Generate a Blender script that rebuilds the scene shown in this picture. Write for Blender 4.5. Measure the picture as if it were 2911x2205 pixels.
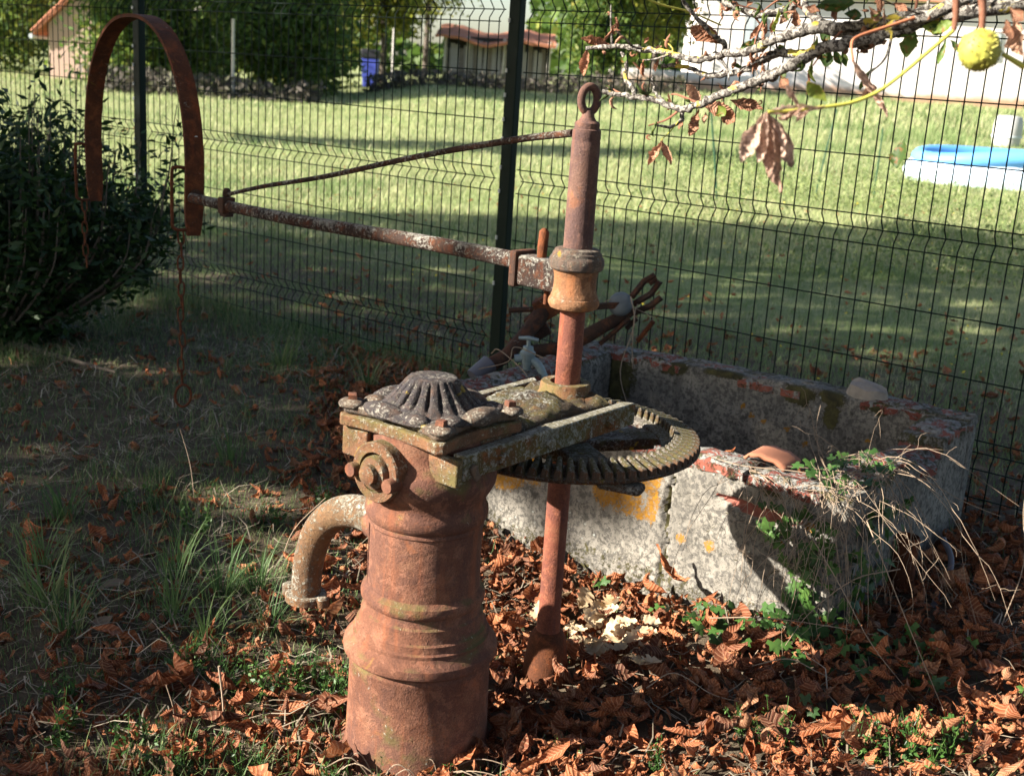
import bpy, math, random
import numpy as np
from mathutils import Vector, Matrix, noise as mnoise

for o in list(bpy.data.objects):
    bpy.data.objects.remove(o, do_unlink=True)
scene = bpy.context.scene
COL = scene.collection
R = math.radians

# ------------------------------------------------------------------ camera
cam_h = 1.366
cd = bpy.data.cameras.new('camera')
cam = bpy.data.objects.new('camera', cd)
COL.objects.link(cam)
rt = Vector((0.99786366, 0.01674211, 0.06314919))
fw = Vector((0.0, 0.96660613, -0.25626662))
up = rt.cross(fw)
m = Matrix(((rt.x, up.x, -fw.x, 0), (rt.y, up.y, -fw.y, 0), (rt.z, up.z, -fw.z, cam_h), (0, 0, 0, 1)))
cam.matrix_world = m
cd.sensor_width = 36.0
cd.lens = 42.0
cd.clip_start = 0.05
cd.clip_end = 2000
cd.dof.use_dof = True
cd.dof.focus_distance = 2.75
cd.dof.aperture_fstop = 6.3
scene.camera = cam

# ------------------------------------------------------------------ sky, sun, exposure
SUN_EL = R(28.5)
SUN_AZ = R(15.8)            # heading in which the light travels, from +x
sun_d = Vector((math.cos(SUN_AZ) * math.cos(SUN_EL), math.sin(SUN_AZ) * math.cos(SUN_EL), -math.sin(SUN_EL)))
world = bpy.data.worlds.new('World')
scene.world = world
world.use_nodes = True
wn = world.node_tree
bg = wn.nodes['Background']
sky = wn.nodes.new('ShaderNodeTexSky')
sky.sky_type = 'NISHITA'
sky.sun_disc = False
sky.sun_elevation = SUN_EL
sky.sun_rotation = math.atan2(-sun_d.x, -sun_d.y) % (2 * math.pi)
sky.air_density = 1.0
sky.dust_density = 1.6
sky.ozone_density = 1.0
wn.links.new(sky.outputs[0], bg.inputs[0])
bg.inputs[1].default_value = 0.055
sl = bpy.data.lights.new('sun', 'SUN')
sl.energy = 5.0
sl.angle = R(0.53)
sl.color = (1.0, 0.93, 0.82)
so = bpy.data.objects.new('sun', sl)
COL.objects.link(so)
so.rotation_euler = sun_d.to_track_quat('-Z', 'Y').to_euler()
so.location = (-6, -3, 8)

scene.view_settings.view_transform = 'Standard'
scene.view_settings.look = 'None'
scene.view_settings.gamma = 1.0
scene.view_settings.exposure = 2.1
scene.view_settings.use_curve_mapping = False
scene.cycles.max_bounces = 6
scene.cycles.diffuse_bounces = 3
scene.cycles.glossy_bounces = 2
scene.cycles.transmission_bounces = 3
scene.cycles.transparent_max_bounces = 4
scene.cycles.caustics_reflective = False
scene.cycles.caustics_refractive = False
scene.cycles.use_denoising = True

rng = np.random.default_rng(7)
random.seed(7)

# ------------------------------------------------------------------ helpers: noise
def _h(ix, iy, s):
    n = (ix.astype(np.int64) * 374761393 + iy.astype(np.int64) * 668265263 + s * 974634777) & 0x7fffffff
    n = ((n ^ (n >> 13)) * 1274126177) & 0x7fffffff
    n = n ^ (n >> 16)
    return (n % 100003) / 100003.0
def vnoise(x, y, s=0):
    x = np.asarray(x, float); y = np.asarray(y, float)
    ix = np.floor(x); iy = np.floor(y)
    fx = x - ix; fy = y - iy
    fx = fx * fx * (3 - 2 * fx); fy = fy * fy * (3 - 2 * fy)
    a = _h(ix, iy, s); b = _h(ix + 1, iy, s); c = _h(ix, iy + 1, s); d = _h(ix + 1, iy + 1, s)
    return (a * (1 - fx) + b * fx) * (1 - fy) + (c * (1 - fx) + d * fx) * fy
def fbm(x, y, s=0, o=4):
    v = 0; a = 0.5; t = 0
    for i in range(o):
        v = v + a * vnoise(x * 2 ** i, y * 2 ** i, s + i * 17); t += a; a *= 0.5
    return v / t
def sstep(a, b, x):
    t = np.clip((np.asarray(x, float) - a) / (b - a), 0, 1)
    return t * t * (3 - 2 * t)

# plan directions shared by fence, pump and trough
U = Vector((0.79056, -0.61239, 0)); V = Vector((0.61239, 0.79056, 0))
ROT = math.atan2(U.y, U.x)
TA = np.array([0.885, 2.905]); TB = np.array([1.57, 3.85]); TC = np.array([0.33, 4.62]); TD = np.array([-0.25, 3.79])   # trough, outer corners

def gz(x, y):
    x = np.asarray(x, float); y = np.asarray(y, float)
    # shallow hollow from the pump to the foot of the trough wall
    sl_ = np.clip((x + 0.157) * 0.384 + (y - 2.25) * 0.923, -0.2, 1.20)
    dd_ = np.hypot(x + 0.157 - sl_ * 0.384, y - 2.25 - sl_ * 0.923)
    z = -(0.048 + 0.055 * np.clip(sl_, 0, 1.2)) * np.exp(-(dd_ / (0.42 + 0.22 * np.clip(sl_, 0, 1.2))) ** 2)
    z = z + 0.022 * (fbm(x * 1.3, y * 1.3, 3) - 0.5) + 0.014 * (fbm(x * 6, y * 6, 5, 3) - 0.5)
    far = sstep(14, 60, y)
    q = x / np.maximum(y, 1.0)
    z = z + far * (0.72 * sstep(-0.16, -0.07, q) + 0.33 * sstep(0.02, 0.14, q))
    z = z + 0.12 * (fbm(x * 0.15, y * 0.15, 9, 3) - 0.5) * sstep(9, 20, y)
    return z
def gz1(x, y):
    return float(gz(np.array([x]), np.array([y]))[0])

# ------------------------------------------------------------------ helpers: meshes
class MB:
    def __init__(s):
        s.v = []; s.f = []
    def add(s, vs, fs):
        o = len(s.v)
        s.v += [tuple(v) for v in vs]
        s.f += [tuple(i + o for i in f) for f in fs]
        return s
    def box(s, c, size, mat=None):
        hx, hy, hz = size[0] / 2, size[1] / 2, size[2] / 2
        vs = [Vector((x, y, z)) for x in (-hx, hx) for y in (-hy, hy) for z in (-hz, hz)]
        if mat is not None: vs = [mat @ v for v in vs]
        vs = [v + Vector(c) for v in vs]
        return s.add(vs, [(0, 1, 3, 2), (4, 6, 7, 5), (0, 4, 5, 1), (2, 3, 7, 6), (0, 2, 6, 4), (1, 5, 7, 3)])
    def lathe(s, prof, seg=32, axis=None, loc=(0, 0, 0), capb=True, capt=True):
        q = Vector((0, 0, 1)).rotation_difference(Vector(axis)) if axis is not None else None
        vs = []
        for r, z in prof:
            for i in range(seg):
                a = 2 * math.pi * i / seg
                p = Vector((r * math.cos(a), r * math.sin(a), z))
                if q: p = q @ p
                vs.append(p + Vector(loc))
        fs = []
        n = len(prof)
        for j in range(n - 1):
            for i in range(seg):
                k = (i + 1) % seg
                fs.append((j * seg + i, j * seg + k, (j + 1) * seg + k, (j + 1) * seg + i))
        if capb: fs.append(tuple(range(seg - 1, -1, -1)))
        if capt: fs.append(tuple((n - 1) * seg + i for i in range(seg)))
        return s.add(vs, fs)
    def tube(s, pts, rad, seg=8, caps=True, closed=False, flat=None):
        pts = [Vector(p) for p in pts]
        n = len(pts)
        if not hasattr(rad, '__len__'): rad = [rad] * n
        ref = None
        vs = []
        for i, p in enumerate(pts):
            if closed: t = pts[(i + 1) % n] - pts[i - 1]
            else: t = pts[min(i + 1, n - 1)] - pts[max(i - 1, 0)]
            t = t.normalized()
            if ref is None:
                ref = Vector((0, 0, 1)) if abs(t.z) < 0.9 else Vector((1, 0, 0))
                if flat is not None: ref = Vector(flat)
            b = t.cross(ref)
            if b.length < 1e-6: b = t.orthogonal()
            b.normalize(); nn = b.cross(t).normalized()
            if flat is None: ref = nn
            for k in range(seg):
                a = 2 * math.pi * (k + 0.5 * (seg == 4)) / seg
                vs.append(p + (b * math.cos(a) + nn * math.sin(a)) * rad[i])
        fs = []
        for j in range(n if closed else n - 1):
            jj = (j + 1) % n
            for k in range(seg):
                kk = (k + 1) % seg
                fs.append((j * seg + k, j * seg + kk, jj * seg + kk, jj * seg + k))
        if caps and not closed:
            fs.append(tuple(range(seg - 1, -1, -1)))
            fs.append(tuple((n - 1) * seg + k for k in range(seg)))
        return s.add(vs, fs)
    def prism(s, poly, z0, z1):
        n = len(poly)
        vs = [Vector((x, y, z0)) for x, y in poly] + [Vector((x, y, z1)) for x, y in poly]
        fs = [tuple(range(n - 1, -1, -1)), tuple(range(n, 2 * n))]
        for i in range(n):
            j = (i + 1) % n
            fs.append((i, j, n + j, n + i))
        return s.add(vs, fs)
    def xf(s, M):
        s.v = [tuple(M @ Vector(v)) for v in s.v]
        return s
    def mesh(s, name, mt=None, smooth=None):
        me = bpy.data.meshes.new(name)
        me.from_pydata(s.v, [], s.f)
        me.update()
        if mt: me.materials.append(mt)
        if smooth is not None:
            me.polygons.foreach_set('use_smooth', [True] * len(me.polygons))
            if smooth < 180: me.set_sharp_from_angle(angle=R(smooth))
        return me
    def build(s, name, mt, parent=None, smooth=35, bevel=0, seg=2):
        o = bpy.data.objects.new(name, s.mesh(name, mt, smooth))
        COL.objects.link(o)
        if parent: o.parent = parent
        if bevel:
            b = o.modifiers.new('bevel', 'BEVEL'); b.width = bevel; b.segments = seg; b.limit_method = 'ANGLE'; b.angle_limit = R(40)
            b.harden_normals = False
        return o

def npmesh(name, verts, faces, mt, smooth=False, attrs=None):
    """verts (N,3), faces (M,k) as arrays; attrs: {name: per-vertex float}"""
    verts = np.ascontiguousarray(verts, dtype=np.float32); faces = np.ascontiguousarray(faces, dtype=np.int32)
    me = bpy.data.meshes.new(name)
    k = faces.shape[1]
    me.vertices.add(len(verts)); me.vertices.foreach_set('co', verts.ravel())
    me.loops.add(faces.size); me.loops.foreach_set('vertex_index', faces.ravel())
    me.polygons.add(len(faces))
    me.polygons.foreach_set('loop_start', np.arange(0, faces.size, k, dtype=np.int32))
    me.polygons.foreach_set('loop_total', np.full(len(faces), k, dtype=np.int32))
    if smooth: me.polygons.foreach_set('use_smooth', np.ones(len(faces), dtype=bool))
    me.update(calc_edges=True)
    for n, a in (attrs or {}).items():
        at = me.attributes.new(n, 'FLOAT', 'POINT'); at.data.foreach_set('value', np.ascontiguousarray(a, dtype=np.float32))
    if mt: me.materials.append(mt)
    return me
def link(name, me, parent=None):
    o = bpy.data.objects.new(name, me); COL.objects.link(o)
    if parent: o.parent = parent
    return o
def tag(o, label=None, cat=None, group=None, kind=None):
    if label: o['label'] = label
    if cat: o['category'] = cat
    if group: o['group'] = group
    if kind: o['kind'] = kind
    return o
def empty(name, loc, rz=0):
    e = bpy.data.objects.new(name, None); COL.objects.link(e)
    e.location = loc; e.rotation_euler = (0, 0, rz); e.empty_display_size = 0.1
    return e
def arc(pts, n=8):
    """Catmull-Rom through points"""
    P = [Vector(p) for p in pts]
    P = [P[0] * 2 - P[1]] + P + [P[-1] * 2 - P[-2]]
    out = []
    for i in range(1, len(P) - 2):
        for k in range(n):
            t = k / n
            a, b, c, d = P[i - 1], P[i], P[i + 1], P[i + 2]
            out.append(0.5 * ((2 * b) + (c - a) * t + (2 * a - 5 * b + 4 * c - d) * t * t + (3 * b - a - 3 * c + d) * t ** 3))
    out.append(P[-2])
    return out

# ------------------------------------------------------------------ materials
class NT:
    def __init__(s, name):
        s.m = bpy.data.materials.new(name); s.m.use_nodes = True
        s.t = s.m.node_tree; s.t.nodes.clear()
        s.out = s.t.nodes.new('ShaderNodeOutputMaterial')
        s.tc = None
    def n(s, typ, **kw):
        nd = s.t.nodes.new('ShaderNode' + typ)
        for k, v in kw.items():
            if hasattr(nd, k) and not k[0].isupper(): setattr(nd, k, v)
        return nd
    def set(s, nd, i, v):
        sock = nd.inputs[i]
        if isinstance(v, bpy.types.NodeSocket): s.t.links.new(v, sock)
        else:
            if isinstance(v, (tuple, list)) and len(v) == 3 and sock.type == 'RGBA': v = (*v, 1)
            sock.default_value = v
    def coord(s, kind='Object'):
        if s.tc is None: s.tc = s.n('TexCoord')
        return s.tc.outputs[kind]
    def noise(s, scale, detail=4, rough=0.6, vec=None, dist=0.0):
        nd = s.n('TexNoise'); s.set(nd, 'Vector', vec or s.coord()); s.set(nd, 'Scale', scale); s.set(nd, 'Detail', detail); s.set(nd, 'Roughness', rough); s.set(nd, 'Distortion', dist)
        return nd.outputs['Fac']
    def voro(s, scale, feature='F1', vec=None, out='Distance'):
        nd = s.n('TexVoronoi'); nd.feature = feature; s.set(nd, 'Vector', vec or s.coord()); s.set(nd, 'Scale', scale)
        return nd.outputs[out]
    def ramp(s, fac, stops, interp='LINEAR'):
        nd = s.n('ValToRGB'); nd.color_ramp.interpolation = interp
        e = nd.color_ramp.elements
        while len(e) < len(stops): e.new(0.5)
        for el, (p, c) in zip(e, stops):
            el.position = p
            el.color = (c, c, c, 1) if not hasattr(c, '__len__') else (*c, 1)
        s.set(nd, 'Fac', fac)
        return nd.outputs['Color']
    def math(s, op, a, b=0.0, c=0.0, clamp=False):
        nd = s.n('Math'); nd.operation = op; nd.use_clamp = clamp
        s.set(nd, 0, a); s.set(nd, 1, b)
        if op in ('MULTIPLY_ADD',): s.set(nd, 2, c)
        return nd.outputs[0]
    def mix(s, fac, a, b, mode='MIX'):
        nd = s.n('Mix'); nd.data_type = 'RGBA'; nd.blend_type = mode
        s.set(nd, 0, fac); s.set(nd, 6, a); s.set(nd, 7, b)
        return nd.outputs[2]
    def attr(s, name):
        nd = s.n('Attribute'); nd.attribute_name = name
        return nd.outputs['Fac']
    def rand(s):
        return s.n('ObjectInfo').outputs['Random']
    def upness(s):
        g = s.n('NewGeometry'); sp = s.n('SeparateXYZ'); s.set(sp, 0, g.outputs['Normal'])
        return sp.outputs['Z']
    def bump(s, h, strength=0.5, dist=0.01):
        nd = s.n('Bump'); s.set(nd, 'Strength', strength); s.set(nd, 'Distance', dist); s.set(nd, 'Height', h)
        return nd.outputs[0]
    def surf(s, col, rough=0.85, bump=None, spec=0.3, metal=0.0, trans=None, tcol=None):
        p = s.n('BsdfPrincipled')
        s.set(p, 'Base Color', col); s.set(p, 'Roughness', rough); s.set(p, 'Metallic', metal); s.set(p, 'Specular IOR Level', spec)
        if bump is not None: s.set(p, 'Normal', bump)
        o = p.outputs[0]
        if trans:
            tr = s.n('BsdfTranslucent'); s.set(tr, 0, tcol if tcol is not None else col)
            mx = s.n('MixShader'); s.set(mx, 0, trans); s.t.links.new(o, mx.inputs[1]); s.t.links.new(tr.outputs[0], mx.inputs[2]); o = mx.outputs[0]
        s.t.links.new(o, s.out.inputs[0])
        return s.m

def rust(name, dark, mid, light, lichen=0.3, up=0.25, lc=(0.42, 0.42, 0.36), fine=1.0, bstr=0.5, moss=0.0):
    t = NT(name)
    n1 = t.noise(7 * fine, 6, 0.65)
    n2 = t.noise(45 * fine, 4, 0.7)
    f = t.math('ADD', t.math('MULTIPLY', n1, 0.7), t.math('MULTIPLY', n2, 0.3))
    col = t.ramp(f, [(0.32, dark), (0.5, mid), (0.66, light)])
    lay = t.ramp(t.noise(4.5 * fine, 7, 0.72, dist=0.3), [(0.47, 0.0), (0.53, 1.0)])
    col = t.mix(t.math('MULTIPLY', lay, 0.55), col, (mid[0] * 0.62, mid[1] * 0.72, mid[2] * 0.95))
    flake = t.ramp(t.noise(28 * fine, 6, 0.75, dist=0.5), [(0.54, 0.0), (0.57, 1.0)])
    col = t.mix(t.math('MULTIPLY', flake, 0.5), col, (min(1, light[0] * 1.1), light[1] * 1.0, light[2] * 1.05))
    grain = t.noise(260 * fine, 3, 0.7)
    col = t.mix(t.math('MULTIPLY', t.math('SUBTRACT', 0.62, grain, clamp=True), 1.6, clamp=True), col, (dark[0] * 0.45, dark[1] * 0.45, dark[2] * 0.45))
    # orange bloom
    b = t.ramp(t.noise(14 * fine, 5, 0.7, dist=0.4), [(0.58, 0.0), (0.70, 1.0)])
    col = t.mix(t.math('MULTIPLY', b, 0.45), col, (min(1, light[0] * 1.25), light[1] * 0.8, light[2] * 0.45))
    mp = t.n('Mapping'); t.set(mp, 0, t.coord()); mp.inputs['Scale'].default_value = (30 * fine, 30 * fine, 2.2 * fine)
    run = t.ramp(t.noise(1.0, 4, 0.6, mp.outputs[0]), [(0.54, 0.0), (0.68, 1.0)])
    col = t.mix(t.math('MULTIPLY', run, 0.4), col, (min(1, light[0] * 1.15), light[1] * 0.72, light[2] * 0.5))
    pit = t.ramp(t.voro(70 * fine), [(0.05, 1.0), (0.14, 0.0)])
    pit = t.math('MULTIPLY', pit, t.ramp(t.noise(12 * fine, 3, 0.5), [(0.45, 0.0), (0.6, 1.0)]))
    col = t.mix(t.math('MULTIPLY', pit, 0.6), col, (dark[0] * 0.4, dark[1] * 0.4, dark[2] * 0.4))
    upn = t.upness()
    if moss:
        mm = t.ramp(t.math('ADD', t.noise(9, 5, 0.6), t.math('MULTIPLY', upn, 0.1)), [(0.60 - moss * 0.2, 0.0), (0.72 - moss * 0.2, 1.0)])
        col = t.mix(t.math('MULTIPLY', mm, 0.7), col, (0.09, 0.085, 0.025))
    h = t.math('SUBTRACT', t.math('ADD', t.math('MULTIPLY', n2, 0.6), t.math('MULTIPLY', grain, 0.45)), t.math('SUBTRACT', t.math('MULTIPLY', pit, 0.5), t.math('MULTIPLY', t.math('ADD', lay, flake), 0.22)))
    if lichen:
        l1 = t.noise(90 * fine, 4, 0.75, dist=0.6)
        l2 = t.noise(9 * fine, 4, 0.6)
        s_ = t.math('ADD', t.math('ADD', t.math('MULTIPLY', l1, 0.62), t.math('MULTIPLY', l2, 0.38)), t.math('MULTIPLY', t.math('MAXIMUM', upn, 0.0), up * 0.10))
        th = 0.665 - 0.225 * lichen
        lm = t.ramp(s_, [(th, 0.0), (th + 0.035, 1.0)])
        brk = t.ramp(t.noise(170 * fine, 3, 0.7), [(0.42, 0.25), (0.52, 1.0)])
        lm = t.math('MULTIPLY', lm, brk)
        lcol = t.ramp(t.noise(30, 3, 0.6), [(0.35, (lc[0] * 0.55, lc[1] * 0.55, lc[2] * 0.5)), (0.6, lc), (0.75, (min(1, lc[0] * 1.25), min(1, lc[1] * 1.25), min(1, lc[2] * 1.2)))])
        col = t.mix(t.math('MULTIPLY', lm, 0.85), col, lcol)
        # small yellow crusts
        yv = t.ramp(t.noise(16, 3, 0.5, dist=1.0), [(0.70, 0.0), (0.73, 1.0)])
        col = t.mix(t.math('MULTIPLY', yv, min(0.8, lichen)), col, (0.36, 0.25, 0.025))
        h = t.math('ADD', h, t.math('MULTIPLY', lm, 0.6))
    return t.surf(col, 0.88, t.bump(h, bstr, 0.006), 0.25)

M = {}
M['pump'] = rust('pump_cast_iron', (0.070, 0.028, 0.018), (0.150, 0.062, 0.036), (0.225, 0.112, 0.066), 0.15, 0.3, moss=0.06)
M['head'] = rust('pump_head_iron', (0.075, 0.038, 0.018), (0.16, 0.076, 0.036), (0.23, 0.125, 0.068), 0.52, 0.35, (0.34, 0.31, 0.24), 1.2, 0.7, moss=0.45)
M['lid'] = rust('lid_iron', (0.032, 0.026, 0.026), (0.060, 0.048, 0.044), (0.105, 0.085, 0.072), 0.60, 0.2, (0.32, 0.29, 0.25), 1.3, 0.9)
M['lidpale'] = rust('lid_edge_iron', (0.055, 0.040, 0.032), (0.12, 0.085, 0.060), (0.20, 0.145, 0.10), 0.58, 0.3, (0.34, 0.30, 0.24), 1.3, 0.9)  # paler lid iron; beige of the sunlit lid edges put into the colour
M['housing'] = rust('housing_iron', (0.030, 0.022, 0.014), (0.060, 0.040, 0.022), (0.12, 0.075, 0.035), 0.56, 0.2, (0.33, 0.32, 0.28), 1.3, 1.0, moss=0.15)
M['frame'] = rust('frame_iron', (0.055, 0.030, 0.012), (0.125, 0.056, 0.018), (0.22, 0.088, 0.028), 0.70, 0.9, (0.34, 0.33, 0.29), 1.0, 0.8, moss=0.8)
M['gear'] = rust('gear_iron', (0.032, 0.022, 0.016), (0.065, 0.040, 0.026), (0.15, 0.078, 0.036), 0.72, 0.5, (0.30, 0.275, 0.24), 1.2, 0.9, moss=0.4)
M['shaft'] = rust('shaft_iron', (0.085, 0.030, 0.020), (0.175, 0.056, 0.033), (0.24, 0.095, 0.05), 0.10, 0.0)
M['uppershaft'] = rust('upper_shaft_iron', (0.065, 0.036, 0.030), (0.125, 0.066, 0.050), (0.18, 0.105, 0.075), 0.30, 0.2, (0.34, 0.28, 0.2))
M['hub'] = rust('hub_iron', (0.13, 0.05, 0.022), (0.25, 0.115, 0.05), (0.33, 0.19, 0.095), 0.22, 1.4, (0.30, 0.25, 0.19))
M['arm'] = rust('arm_iron', (0.020, 0.013, 0.011), (0.045, 0.023, 0.015), (0.12, 0.050, 0.022), 0.60, 0.7, (0.38, 0.365, 0.32), 1.3, 0.9)
M['arch'] = rust('arch_iron', (0.035, 0.014, 0.009), (0.105, 0.033, 0.012), (0.20, 0.066, 0.022), 0.14, 0.2)
M['scrap'] = rust('scrap_iron', (0.025, 0.015, 0.012), (0.052, 0.028, 0.018), (0.12, 0.050, 0.022), 0.14, 0.2, moss=0.0)
M['spout'] = rust('spout_iron', (0.09, 0.045, 0.02), (0.16, 0.085, 0.04), (0.20, 0.13, 0.065), 0.60, 1.0, (0.34, 0.325, 0.27), 1.0, 0.8)

def simple(name, col, rough=0.7, var=0.25, scale=20, bstr=0.2, spec=0.3, metal=0):
    t = NT(name)
    n = t.noise(scale, 5, 0.65)
    c = t.mix(n, tuple(x * (1 - var) for x in col), tuple(min(1, x * (1 + var)) for x in col))
    return t.surf(c, rough, t.bump(n, bstr, 0.005), spec, metal)
M['fence'] = simple('fence_green', (0.0035, 0.011, 0.007), 0.6, 0.3, 30, 0.1, 0.15)
M['clip'] = simple('clip_steel', (0.5, 0.52, 0.48), 0.5)
M['brass'] = simple('weathered_brass', (0.20, 0.25, 0.26), 0.55, 0.35, 60, 0.3, 0.4, 0.3)
M['disc'] = simple('worn_steel', (0.10, 0.115, 0.125), 0.55, 0.35, 30, 0.4)
M['hose'] = simple('grey_hose', (0.10, 0.10, 0.12), 0.5)
M['barrel'] = simple('grey_plastic', (0.42, 0.42, 0.41), 0.6, 0.15, 4)
M['plaster_white'] = simple('white_render', (0.78, 0.72, 0.67), 0.9, 0.08, 0.8, 0.2)
M['stone'] = simple('grey_stone', (0.26, 0.23, 0.20), 0.9, 0.4, 40, 0.8)
M['blue'] = simple('blue_vinyl', (0.10, 0.30, 0.62), 0.45, 0.15, 3, 0.2)
M['bluelight'] = simple('pale_blue_vinyl', (0.50, 0.62, 0.76), 0.45, 0.1, 3, 0.2)
M['darkwood'] = simple('weathered_wood', (0.16, 0.14, 0.12), 0.9, 0.4, 6, 0.6)
M['greywood'] = simple('grey_boards', (0.28, 0.27, 0.26), 0.9, 0.35, 4, 0.6)
M['tile'] = simple('roof_tile', (0.34, 0.14, 0.08), 0.9, 0.35, 5, 0.5)
M['zinc'] = simple('zinc_pipe', (0.45, 0.50, 0.52), 0.5, 0.15, 5)
M['bin'] = simple('blue_plastic', (0.05, 0.07, 0.35), 0.5)
M['black'] = simple('black_plastic', (0.02, 0.02, 0.025), 0.5)
M['darkroom'] = simple('unlit_interior', (0.03, 0.028, 0.026), 0.95)  # near-black colour stands in for the darkness of unlit interiors
M['post'] = simple('pale_post', (0.40, 0.38, 0.34), 0.9, 0.3, 9, 0.4)
M['greenstake'] = simple('green_stake', (0.015, 0.06, 0.03), 0.5)
M['bark_red'] = simple('young_bark', (0.20, 0.085, 0.05), 0.8, 0.45, 90, 0.5)
M['stem_dry'] = simple('dry_stem', (0.25, 0.185, 0.13), 0.9, 0.4, 50, 0.3)
M['stick'] = simple('dead_stick', (0.12, 0.095, 0.075), 0.95, 0.4, 40, 0.6)
M['stalk_y'] = simple('yellow_stalk', (0.42, 0.40, 0.07), 0.6, 0.25, 40, 0.1)
M['stalk_r'] = simple('red_stalk', (0.38, 0.14, 0.07), 0.7, 0.3, 40, 0.2)

def bark(name, a, b, lich):
    t = NT(name)
    n = t.noise(30, 6, 0.7); n2 = t.noise(120, 4, 0.75, dist=0.5)
    c = t.mix(t.ramp(n, [(0.3, 0.0), (0.7, 1.0)]), a, b)
    c = t.mix(t.ramp(n2, [(0.46, 0.0), (0.53, 0.95)]), c, (0.035, 0.028, 0.024))
    y = t.ramp(t.math('ADD', t.noise(20, 4, 0.6, dist=0.6), t.math('MULTIPLY', t.upness(), 0.06)), [(0.60, 0.0), (0.64, 1.0)])
    c = t.mix(t.math('MULTIPLY', y, lich), c, (0.48, 0.38, 0.05))
    return t.surf(c, 0.92, t.bump(t.math('ADD', n, n2), 0.8, 0.004), 0.2)
M['twig'] = bark('chestnut_bark', (0.16, 0.145, 0.125), (0.40, 0.375, 0.335), 0.85)
M['trunk'] = bark('tree_bark', (0.09, 0.07, 0.055), (0.22, 0.18, 0.15), 0.0)

def leafmat(name, stops, trans=0.35, rough=0.6, scale=25, spot=None, tsat=1.0, spec=0.3, veins=False):
    t = NT(name)
    v = t.math('ADD', t.attr('tint'), t.rand())
    v = t.math('FRACT', v)
    n = t.noise(scale, 4, 0.6)
    v = t.math('ADD', t.math('MULTIPLY', v, 0.75), t.math('MULTIPLY', n, 0.25))
    c = t.ramp(v, stops)
    if spot:
        sp = t.ramp(t.noise(scale * 2, 4, 0.7), [(0.55, 0.0), (0.62, 1.0)])
        c = t.mix(t.math('MULTIPLY', sp, 0.75), c, spot)
    h = n
    if veins:
        lv_ = t.math('ABSOLUTE', t.attr('lv'))
        ph = t.math('FRACT', t.math('SUBTRACT', t.math('MULTIPLY', t.attr('lu'), 11.0), t.math('MULTIPLY', lv_, 1.6)))
        vn = t.math('ABSOLUTE', t.math('SUBTRACT', ph, 0.5))
        mid = t.ramp(lv_, [(0.03, 1.0), (0.10, 0.0)])
        line = t.math('MAXIMUM', t.ramp(vn, [(0.05, 1.0), (0.16, 0.0)]), mid)
        c = t.mix(t.math('MULTIPLY', line, 0.45), c, t.mix(0.5, c, (0.75, 0.5, 0.3)))
        c = t.mix(t.math('MULTIPLY', t.ramp(vn, [(0.30, 0.0), (0.5, 1.0)]), 0.35), c, (0.05, 0.02, 0.012))
        blot = t.ramp(t.noise(scale * 1.6, 4, 0.7), [(0.50, 0.0), (0.66, 0.7)])
        c = t.mix(blot, c, (0.075, 0.032, 0.018))
        h = t.math('ADD', n, t.math('MULTIPLY', vn, 2.0))
    return t.surf(c, rough, t.bump(h, 0.5 if veins else 0.25, 0.003), spec, 0, trans)
M['leaf_brown'] = leafmat('fallen_leaf', [(0.05, (0.050, 0.020, 0.012)), (0.2, (0.13, 0.038, 0.015)), (0.42, (0.24, 0.066, 0.021)), (0.62, (0.34, 0.100, 0.032)), (0.78, (0.40, 0.155, 0.065)), (0.90, (0.24, 0.125, 0.070)), (0.97, (0.33, 0.19, 0.05))], 0.22, 0.7, 40, veins=True)
M['leaf_oak'] = leafmat('oak_leaf', [(0.1, (0.36, 0.25, 0.14)), (0.6, (0.52, 0.39, 0.24)), (0.95, (0.62, 0.48, 0.31))], 0.2, 0.7, 40)
M['leaf_pale'] = leafmat('pale_leaf', [(0.1, (0.16, 0.12, 0.09)), (0.9, (0.28, 0.22, 0.165))], 0.2, 0.7, 40)
M['leaf_tree'] = leafmat('tree_leaf', [(0.08, (0.035, 0.075, 0.016)), (0.4, (0.07, 0.125, 0.024)), (0.75, (0.12, 0.18, 0.032)), (0.95, (0.24, 0.23, 0.04))], 0.42, 0.55, 3)
M['leaf_yellowtree'] = leafmat('yellowing_tree_leaf', [(0.08, (0.09, 0.14, 0.022)), (0.5, (0.20, 0.23, 0.035)), (0.95, (0.33, 0.29, 0.05))], 0.45, 0.55, 3)
M['leaf_bush'] = leafmat('bush_leaf', [(0.1, (0.010, 0.028, 0.007)), (0.6, (0.020, 0.050, 0.011)), (0.95, (0.035, 0.072, 0.016))], 0.22, 0.5, 12)
M['leaf_ivy'] = leafmat('ivy_leaf', [(0.1, (0.022, 0.055, 0.014)), (0.6, (0.045, 0.105, 0.022)), (0.95, (0.085, 0.16, 0.035))], 0.25, 0.42, 30)
M['leaf_chestnut'] = leafmat('hanging_leaf', [(0.05, (0.17, 0.070, 0.04)), (0.35, (0.34, 0.145, 0.078)), (0.65, (0.48, 0.24, 0.145)), (0.95, (0.60, 0.38, 0.26))], 0.3, 0.65, 45, veins=True)
M['leaf_chestpale'] = leafmat('sunlit_pale_leaf', [(0.05, (0.48, 0.30, 0.22)), (0.5, (0.58, 0.40, 0.31)), (0.95, (0.64, 0.48, 0.39))], 0.36, 0.65, 45, None, veins=True)  # pale copy of the hanging leaf, strong sunlight put into the colour
M['leaf_chestgreen'] = leafmat('hanging_green_leaf', [(0.1, (0.035, 0.07, 0.018)), (0.6, (0.09, 0.15, 0.03)), (0.95, (0.26, 0.30, 0.05))], 0.35, 0.5, 45, (0.24, 0.10, 0.035))
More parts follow.
